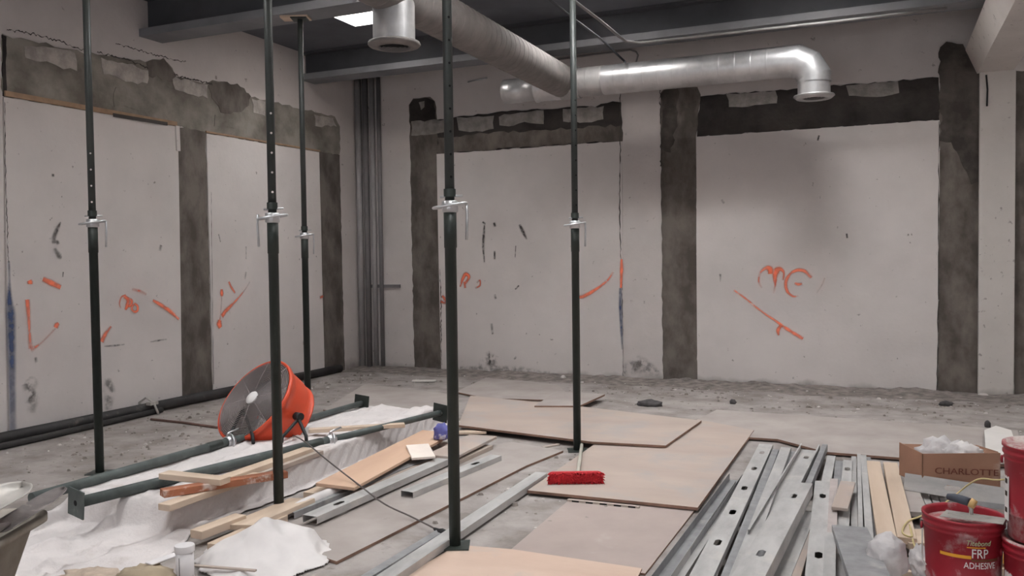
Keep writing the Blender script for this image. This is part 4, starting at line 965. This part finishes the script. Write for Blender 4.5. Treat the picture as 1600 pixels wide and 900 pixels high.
def pail(loc, lab, rz=0, lid=True, open_=False):
    r = thing('pail', lab, 'bucket', loc, 'red adhesive pails'); r.rotation_euler = (0, 0, rz)
    def rad(z): return PRB+(PRT-PRB)*z/PH
    prof = [(.001, .0), (PRB-.005, 0), (PRB, .006)]
    for z in (.10, .315): prof += [(rad(z-.004), z-.004), (rad(z)+.004, z), (rad(z+.006), z+.006)]
    prof += [(rad(.328), .328), (PRT+.004, .335), (PRT+.004, .345), (PRT, .347), (PRT, PH-.012), (PRT+.006, PH-.008), (PRT+.006, PH), (PRT-.003, PH), (PRT-.006, PH-.012)]
    if open_: prof += [(PRB+.006, .25)]
    MB().lathe(prof, 48).build('pail_body', RED_PAIL, r)
    if open_:
        m = MB().lathe([(PRT-.008, PH-.035), (.09, PH-.028), (.001, PH-.026)], 40); m.build('lid', RED_IN, r)['label'] = 'dusty sunken lid'
    else:
        m = MB().lathe([(PRT+.005, PH-.002), (PRT+.005, PH+.006), (PRT-.006, PH+.007), (PRT-.012, PH-.006), (.001, PH-.006)], 40); m.build('lid', RED_IN, r)
    for a_ in (PI/2, -PI/2):
        m = MB().lathe([(.001, 0), (.016, 0), (.016, .008), (.001, .010)], 14, Matrix.Translation((math.cos(a_)*PRT, math.sin(a_)*PRT, .30)) @ Matrix.Rotation(a_, 4, 'Z') @ Matrix.Rotation(PI/2, 4, 'Y'))
        m.build('handle_ear', RED_PAIL, r)
    hp_ = [(math.cos(PI-PI*q/16)*(PRT+.012), -abs(math.sin(PI*q/16))*(PRT+.015)*.98, .30-.16*math.sin(PI*q/16)) for q in range(17)]
    return r, rad
d = ray(1505, 803); dep = 3.52; q = CAM+d*dep
toC = math.atan2(-q.y, -q.x)
pl1, rad = pail((q.x, q.y, q.z-PH+.004), 'open red adhesive pail with a trowel on top, front right of the stud pile', toC+.0, open_=True)
aL = .42     # the print sits right of centre
R0 = lambda z: rad(z)+.001
wrap(text_mesh('FRP', .052), 'print', WHITE_INK, pl1, R0(.25), aL, .247, .8)
wrap(text_mesh('ADHESIVE', .036), 'print', WHITE_INK, pl1, R0(.20), aL+.03, .198, .78)
wrap(text_mesh('Titebond', .030), 'print', GREEN_INK, pl1, R0(.29), aL-.03, .290, .85, .25)
arcband(R0(.275)-.0004, aL-.33, aL+.15, .271, .275).build('print_stripe', YELLOW_INK, pl1)
arcband(R0(.235), aL-1.02, aL-.22, .226, .239).build('print_stripe', YELLOW_INK, pl1)
arcband(R0(.225), aL-.22, aL+.55, .216, .226, t=.0005).build('print_stripe', mat('olive_print', lin(120, 70, 50), .7), pl1)
# wire bail hanging at the left side
hb = [(math.cos(a_)*(PRT+.008), math.sin(a_)*(PRT+.008), z_) for a_, z_ in [(-1.25, .30), (-1.25, .2), (-1.2, .17), (-1.0, .16)]]
MB().tube([(p[0], p[1], p[2]) for p in hb], .003, 6).build('bail_wire', STEEL, pl1)
# trowel on the pail
tz = q.z+.006
A_ = CAM+ray(1480, 803)*3.50; B_ = CAM+ray(1556, 812)*3.42
cT = (A_+B_)/2; cT.z = tz; ax = B_-A_; ax.z = 0; ax.normalize(); ay = V((0, 0, 1)).cross(ax)
tr = thing('trowel', 'flat steel trowel with wooden knob lying on the open pail', 'trowel', tuple(cT))
TM = Matrix((ax, ay, V((0, 0, 1)))).transposed()
m = MB().prism([TM @ V(p) for p in ((-.115, -.05, 0), (.11, -.06, 0), (.125, .03, 0), (-.09, .055, 0))], (0, 0, .003)); m.build('blade', STEEL, tr)
MB().tube([TM @ V(p) for p in ((.0, .0, .003), (-.0, .0, .03), (-.01, .01, .055))], .008, 8).build('shank', STEEL, tr)
MB().box((-.085, -.008, .003), (.07, .008, .010), TM.to_4x4()).build('spine', STEEL, tr)
MB().tube([TM @ V(p) for p in ((.015, -.0, .05), (-.005, .006, .058))], [.018, .02], 14).build('grip_end', WOODGRIP, tr)
MB().tube([TM @ V(p) for p in ((-.005, .006, .058), (-.03, .02, .060), (-.06, .045, .060), (-.085, .06, .058))], [.017, .018, .017, .013], 14).build('grip', BLUEGRIP, tr)
# stacked pails at the right edge
d = ray(1637, 721); q2 = CAM+d*3.32
zlow = 0.0; toC2 = math.atan2(-q2.y, -q2.x)
pl3, _x = pail((q2.x, q2.y, 0.0), 'lower red pail of the stack at the right edge', toC2)
pl2, _x = pail((q2.x, q2.y, PH+.008), 'upper red pail of the stack at the right edge with a tall white label', toC2)
arcband(R0(.2), -1.5, -1.08, .07, .27).build('paper_label', WHITE_INK, pl2)
arcband(R0(.2), -1.35, -.9, .05, .26).build('paper_label', WHITE_INK, pl3)
for zz in (.10, .165, .215): arcband(R0(.2)+.0012, -1.34, -1.16, zz, zz+.02).build('label_print', DARK_INK, pl2)

# ------------------------------------------------------------------ cardboard box with plastic
zb = .125
c0, c1_, c2_ = at(1441, 757, zb), at(1563, 762, zb), at(1405, 742, zb)
ux = (c1_-c0); ux.z = 0; Wd = ux.length; ux.normalize(); uy = V((0, 0, 1)).cross(ux); Dd = .30; Hh = .205
dl = (c2_-c0); 
box = thing('cardboard_box', 'open cardboard box full of clear plastic on the stud pile', 'box', tuple(c0))
Dd = dl.length; uy = dl.normalized(); BM = Matrix((ux, uy, V((0, 0, 1)))).transposed().to_4x4()
shx = dl.dot(ux)/max(.01, dl.dot(uy))*Dd
def bxp(x, y, z): return BM @ V((x+shx*0*(y/Dd), y, z))
def wall_p(a, b, h0, h1, name, m_=CARD, t_=.005):
    a, b = V(a), V(b); n_ = V((-(b-a).y, (b-a).x, 0)).normalized()*t_
    poly = [a, b, b+V((0, 0, h1)), a+V((0, 0, h0))]
    return MB().prism([BM @ p for p in poly], BM.to_3x3() @ n_).build(name, m_, box)
xl = -.0
wall_p((0, 0, 0), (Wd, 0, 0), Hh-.02, Hh, 'front_panel'); wall_p((Wd, 0, 0), (Wd, Dd, 0), Hh, Hh, 'side_panel'); wall_p((Wd, Dd, 0), (0, Dd, 0), Hh-.02, Hh-.01, 'back_panel'); wall_p((0, Dd, 0), (0, 0, 0), Hh, Hh-.02, 'side_panel')
MB().box((0, 0, 0), (Wd, Dd, .004), BM).build('bottom_panel', CARD, box)
m = MB().prism([BM @ V(p) for p in ((0, Dd, Hh-.015), (0, Dd+.005, Hh-.015), (0, .0, Hh-.02), (0, .005, Hh-.02))][:3], (0, 0, .004)) if False else None
# flaps folded outward and inward
MB().prism([BM @ V(p) for p in ((.02, Dd, Hh-.012), (Wd*.45, Dd, Hh-.012), (Wd*.42, Dd-.06, Hh-.07), (.05, Dd-.06, Hh-.07))], (0, 0, .004)).build('flap', CARD, box)
MB().prism([BM @ V(p) for p in ((Wd, .02, Hh), (Wd, Dd-.02, Hh), (Wd-.05, Dd-.04, Hh-.07), (Wd-.05, .05, Hh-.06))], (0, 0, .004)).build('flap', CARD, box)
me = text_mesh('CHARLOTTE', .062)
for v in me.vertices:
    p = BM @ V((Wd*.56+v.co.x*.98, -.0062-v.co.z, Hh*.42+v.co.y*.85)); v.co = p
me.materials.clear(); me.materials.append(BROWN_INK); o = bpy.data.objects.new('printed_name', me); C.objects.link(o); o.parent = box
def crumple(name, lab, cat, c_, rx_, ry_, rz_, m_, seed, amp=.25, fr=3.0, sub=4, flat=True, parent=None, group=None, zfloor=None):
    bm = bmesh.new(); bmesh.ops.create_icosphere(bm, subdivisions=sub, radius=1)
    for v in bm.verts:
        n_ = v.co.normalized(); k_ = 1+amp*fbm(n_*fr+V((seed, 0, 0)), 1, 4)+amp*.7*abs(fbm(n_*fr*2.1+V((0, seed, 0)), 1, 2))
        v.co = V((n_.x*rx_*k_, n_.y*ry_*k_, n_.z*rz_*k_))
        if flat and v.co.z < -rz_*.55: v.co.z = -rz_*.55+.02*(v.co.z+rz_*.55)
    zmin = min(v.co.z for v in bm.verts)
    for v in bm.verts: v.co.z -= zmin
    me = bpy.data.meshes.new(name); bm.to_mesh(me); bm.free(); me.materials.append(m_)
    for f in me.polygons: f.use_smooth = True
    o = bpy.data.objects.new(name, me); C.objects.link(o); o.location = c_
    if parent: o.parent = parent
    if lab: tag(o, lab, cat, group)
    return o
pc = box.location+BM.to_3x3() @ V((Wd*.45, Dd*.5, .006))
crumple('plastic_film', 'crumpled clear plastic film heaped in the cardboard box', 'plastic bag', tuple(pc), Wd*.37, Dd*.35, .15, CLEAR, 3.3, .3, 2.6)
pc = box.location+BM.to_3x3() @ V((Wd*.62, Dd*.42, .10))
crumple('plastic_film', 'white plastic film folded over the front lip of the cardboard box', 'plastic bag', tuple(pc), Wd*.30, Dd*.28, .085, PLASTIC, 8.1, .3, 2.6)
# other plastics
crumple('plastic_bag', 'round clear plastic bag bulging in front of the pale boards', 'plastic bag', tuple(at(1386, 892, .13)), .082, .085, .10, CLEAR, 1.7, .15, 2.2)
crumple('plastic_bag', 'flattened clear plastic bag beside the open pail', 'plastic bag', tuple(at(1440, 893, .10)), .05, .10, .065, CLEAR, 5.2, .25, 2.4)
# yellow cord
yc = [at(1600, 745, .26), at(1560, 750, .26), at(1533, 748, .26), at(1515, 756, .22), at(1497, 770, .15), at(1470, 790, .13), at(1440, 806, .125), at(1418, 815, .125), at(1410, 832, .125), at(1425, 838, .125), at(1421, 820, .13), at(1428, 850, .11), at(1440, 880, .10), at(1450, 910, .10)]
pts_ = []
for i in range(len(yc)-1):
    for j in range(5):
        t = j/5; a = yc[max(i-1, 0)]; b = yc[i]; c_ = yc[i+1]; d = yc[min(i+2, len(yc)-1)]
        pts_.append(.5*((2*b)+(c_-a)*t+(2*a-5*b+4*c_-d)*t*t+(3*b-a-3*c_+d)*t**3))
tag(MB().tube(pts_, .0045, 6).build('yellow_cord', YCORD, origin=tuple(yc[6])), 'loose yellow cord looping from the box past the open pail', 'cord')

# broken drywall slab behind the box
P = [at(px, py, .06) for px, py in ((1540, 700), (1538, 672), (1556, 665), (1580, 672), (1588, 695), (1582, 718), (1552, 722))]
tag(MB().prism([p-V((0, 0, .02)) for p in P], (0, 0, .02)).build('drywall_piece', DRYWALL, origin=tuple(P[0])), 'broken pale drywall piece on the floor right of the cardboard box', 'drywall')

# ------------------------------------------------------------------ plastic heap, dust, sack, pipe stub at the lower left
hc = at(415, 872, 0)
m = MB(); N_ = 70; vs = []; idx = {}; fs = []
ex_, ey_ = V((_r.x, _r.y, 0)).normalized(), V((_f.x, _f.y, 0)).normalized()
for i in range(N_+1):
    for j in range(N_+1):
        u, v = -1+2*i/N_, -1+2*j/N_
        rr = math.sqrt(u*u+v*v)+.22*fbm((u*2, v*2, 5), 1, 3)
        if rr > 1: continue
        hgt = .15*math.exp(-((u-.15)**2*4+(v-.3)**2*3.5))*(1+.25*fbm((u*2, v*2, 9), 1, 2))+.07*math.exp(-((u+.5)**2*5+(v+.1)**2*6))
        fo = .035*max(0, 1-abs(fbm((u*1.1+v*.7, v*.9-u*.6, 14), 1, 1))*3.0)**2+.02*abs(fbm((u*2.2+v*1.2, v*1.8, 2), 1, 1))
        z = .008+(hgt+fo*(1-rr*.5))*(1-sstep(.75, 1, rr)*.85)
        idx[i, j] = len(vs); p = ex_*u*.34+ey_*v*.36; vs.append((p.x, p.y, z))
for i in range(N_):
    for j in range(N_):
        q_ = [(i, j), (i+1, j), (i+1, j+1), (i, j+1)]
        if all(k in idx for k in q_): fs.append(tuple(idx[k] for k in q_))
m.add(vs, fs, True); o = m.build('plastic_sheet', PLASTIC, solid=.003); o.location = hc
tag(o, 'crumpled white plastic sheet heaped before the pale boards at the bottom', 'plastic sheet')
pp = at(290, 923, 0); pv = thing('pipe_stub', 'capped white plastic pipe stub standing up at the bottom left', 'pipe', tuple(pp))
MB().tube([(0, 0, 0), (0, 0, .20)], .040, 24).build('pipe', PVC, pv); MB().lathe([(.041, .182), (.045, .184), (.045, .208), (.043, .213), (.001, .215)], 24).build('cap', PVC, pv).modifiers.new('edges', 'EDGE_SPLIT').split_angle = .6
MB().box((-.0015, -.0418, .02), (.0015, -.038, .165)).build('pipe_seam', mat('pipe_seam_grey', lin(120, 112, 112), .8), pv)
pv.rotation_euler = (0, 0, .15)
crumple('paper_sack', 'tan paper sack half under white sheeting at the bottom left edge', 'sack', tuple(at(228, 925, 0)), .17, .10, .075, TAN, 2.9, .2, 1.8)
mo = crumple('dust_mound', 'low mound of tan dust and rubble on the cloth at the bottom left', 'dust', tuple(at(150, 915, 0)), .20, .12, .035, DUST, 7.4, .3, 4.0); mo['kind'] = 'stuff'
crumple('blue_wrapper', 'blue and white wrapper by the plate of the lying prop', 'wrapper', tuple(at(691, 686, .11)), .065, .055, .075, BLUE_BAG, 4.4, .3, 2.5, sub=3)
# thin slat across the sheeting
board('wood_stick', 'thin white slat leaning beside the capped pipe stub', (232, 880, .13), (283, 862, .13), .05, .008, PVC, 'slat')
board('wood_stick', 'long thin strip at the bottom edge right of the capped pipe', (302, 882, .05), (400, 890, .05), .02, .01, PINE_GREY, 'slat')

# mixing tub with shovel blades at the lower left corner
tipp = at(88, 794, .50); e1 = at(-30, 862, .50)
ux = (e1-tipp); ux.z = 0; ux.normalize(); uy = V((0, 0, 1)).cross(ux)
if uy.dot(V((_r.x, _r.y, 0))) > 0: uy = -uy
tub = thing('mixing_tub', 'dirty grey mixing tub cut off at the lower left corner', 'tub', tuple((tipp.x, tipp.y, 0)))
TMX = Matrix((ux, uy, V((0, 0, 1)))).transposed().to_4x4()
def rrect(x0, x1, y0, y1, r_, z, n=6):
    res = []
    for (cx_, cy_, a0) in ((x1-r_, y1-r_, 0), (x0+r_, y1-r_, PI/2), (x0+r_, y0+r_, PI), (x1-r_, y0+r_, 3*PI/2)):
        for i in range(n+1):
            a_ = a0+PI/2*i/n; res.append(V((cx_+r_*math.cos(a_), cy_+r_*math.sin(a_), z)))
    return res
def loft(loops):
    m = MB(); n = len(loops[0]); m.add([TMX @ p for l in loops for p in l], [(i*n+k, i*n+(k+1) % n, (i+1)*n+(k+1) % n, (i+1)*n+k) for i in range(len(loops)-1) for k in range(n)], True)
    return m
lp = [rrect(.20, .75, .14, .48, .1, .0), rrect(.03, .87, .03, .59, .12, .47), rrect(-.01, .91, -.01, .63, .13, .475), rrect(-.01, .91, -.01, .63, .13, .50), rrect(.02, .88, .02, .60, .12, .50), rrect(.04, .86, .04, .58, .12, .46), rrect(.21, .74, .15, .47, .09, .03)]
m = loft(lp); nn = len(lp[0]); m.f += [tuple(range(nn))[::-1], tuple(range(6*nn, 7*nn))]; m.sm += [False, False]
m.build('tub_shell', TUB, tub)
def blade(name, lab, c_, L_, W_, yaw, tilt, dish, m_, hl=.9, roll=0.0):
    """shovel: dished blade pointing along +X, socket and handle behind"""
    r = thing(name, lab, 'shovel', c_); r.rotation_euler = (roll, tilt, yaw)
    m = MB(); nx, ny = 18, 12; g_ = []
    for i in range(nx+1):
        t = i/nx; wd = W_/2*(1 if t < .55 else math.sqrt(max(0, 1-((t-.55)/.45)**2)))+.002
        for j in range(ny+1):
            s = -1+2*j/ny; g_.append((L_*t, wd*s, dish*(s*s)*(1-.3*t)+.015*t*t))
    m.add(g_, [(i*(ny+1)+j, i*(ny+1)+j+1, (i+1)*(ny+1)+j+1, (i+1)*(ny+1)+j) for i in range(nx) for j in range(ny)], True)
    m.build('shovel_blade', m_, r, solid=.003)
    MB().tube([(.06, 0, .012), (-.02, 0, .02), (-.12, 0, .03)], [.008, .017, .02], 10).build('socket', m_, r)
    MB().tube([(-.10, 0, .028), (-hl, 0, .06)], .017, 10).build('shovel_handle', WOODGRIP, r)
    return r
pA = at(-45, 812, .585); hv_ = at(60, 775, .585)-at(-45, 812, .585); ya_ = math.atan2(hv_.y, hv_.x)
blade('shovel', 'dusty pale shovel blade resting topmost on the mixing tub', tuple(pA), .27, .20, ya_+.1, -.12, .035, STEEL)
pA = at(0, 832, .53); hv_ = at(100, 770, .54)-pA
blade('shovel', 'dark shovel with dust streaked blade lying under the pale blade on the tub', tuple(pA), hv_.length, .10, math.atan2(hv_.y, hv_.x), -.02, .02, mat('dark_shovel_steel', lin(120, 112, 110), .6, metal=.3, var=.2, scale=8, spots=(lin(176, 166, 160), 6, .58, .12)))

# ------------------------------------------------------------------ odd pieces on the far floor
crumple('dark_rag', 'flat dark rag on the bare floor before the right panel', 'rag', tuple(at(1015, 634, 0)), .125, .07, .036, DARKRAG, 2.2, .3, 2.5, sub=3)
crumple('rubble_lump', 'small dark lump on the floor right of the dark rag', 'rubble', tuple(at(1145, 631, 0)), .035, .03, .03, DARKRAG, 3.9, .3, 2.5, sub=2, group='rubble lumps')
crumple('rubble_lump', 'dark lump on the floor in front of the wide mortar strip at the right', 'rubble', tuple(at(1478, 634, 0)), .06, .05, .03, DARKRAG, 4.9, .3, 2.5, sub=2, group='rubble lumps')
crumple('rubble_lump', 'dark square lump by the broken drywall piece', 'rubble', tuple(at(1543, 668, 0)), .025, .025, .04, DARKRAG, 5.9, .2, 2.5, sub=2, group='rubble lumps')
board('wood_stick', 'white lath strip on the floor in front of the left back mortar strip', (644, 594, .025), (681, 594, .025), .07, .018, DRYWALL, 'stick')
crumple('rubble_lump', 'white lump at the foot of the middle panel behind the prop', 'rubble', tuple(at(880, 592, 0)), .035, .03, .03, CHIP_W, 8.9, .2, 2.5, sub=2, group='rubble lumps')
crumple('rubble_lump', 'white lump at the foot of the column at the right', 'rubble', tuple(at(1536, 619, 0)), .05, .03, .02, CHIP_W, 9.9, .2, 2.5, sub=2, group='rubble lumps')

# ------------------------------------------------------------------ loose rubble nobody could count
m = MB(); nx, ny = 220, 12; vs = []; fs = []
for i in range(nx+1):
    x = XL+.05+(2.4-XL)*i/nx
    for j in range(ny+1):
        t = j/ny; y = YB-.035-t*(.55+.2*fbm((x*2, 3, 1), 1, 3))
        z = (1-t)**1.5*(.018+.026*max(0, .4+fbm((x*1.7, 1, 4), 1, 4)))*(1+.5*fbm((x*9, y*9, 2), 1, 3))
        vs.append((x, y, z if 0 < j < ny else (z if j == 0 else .001)))
fs = [(i*(ny+1)+j, i*(ny+1)+j+1, (i+1)*(ny+1)+j+1, (i+1)*(ny+1)+j) for i in range(nx) for j in range(ny)]
m.add(vs, fs, True); o = m.build('rubble_bank', RUBBLE, origin=(-3, YB, 0)); tag(o, 'bank of grey rubble dust along the foot of the back wall', 'rubble', kind='stuff')
def chips(name, lab, n, areas, m_, smin, smax, seed):
    rnd = random.Random(seed); m = MB()
    for _ in range(n):
        (xa0, xa1, ya0, ya1) = rnd.choice(areas); x = rnd.uniform(xa0, xa1); y = rnd.uniform(ya0, ya1)
        s = smin*(smax/smin)**(rnd.random()**2.2); h = s*rnd.uniform(.25, .7); a_ = rnd.uniform(0, PI)
        pts_ = [V((math.cos(a_+t)*s*rnd.uniform(.5, 1.1), math.sin(a_+t)*s*rnd.uniform(.4, .9), 0)) for t in (0, 1.3, 2.5, 3.8, 5.1)]
        b_ = V((x, y, .0)); tp = [p*rnd.uniform(.4, .8)+V((0, 0, h)) for p in pts_]
        m.add([b_+p for p in pts_]+[b_+p for p in tp], [(0, 1, 6, 5), (1, 2, 7, 6), (2, 3, 8, 7), (3, 4, 9, 8), (4, 0, 5, 9), (5, 6, 7, 8, 9)])
    o = m.build(name, m_, origin=(0, 0, 0)); return tag(o, lab, 'debris', kind='stuff')
AR = [(-6.6, 1.5, 9.0, 10.1)]*4+[(-6.6, -5.15, 3.5, 9.2)]*4+[(-3.0, .6, 8.2, 9.6)]*2+[(-2.9, -1.2, 4.2, 6.2), (.6, 2.2, 6.5, 10.0)]
chips('debris_chips', 'grey chips of rubble scattered over the floor', 1400, AR, CHIP, .006, .030, 1)
chips('pale_debris_chips', 'pale plaster chips scattered over the floor', 320, AR, CHIP_W, .006, .028, 2)
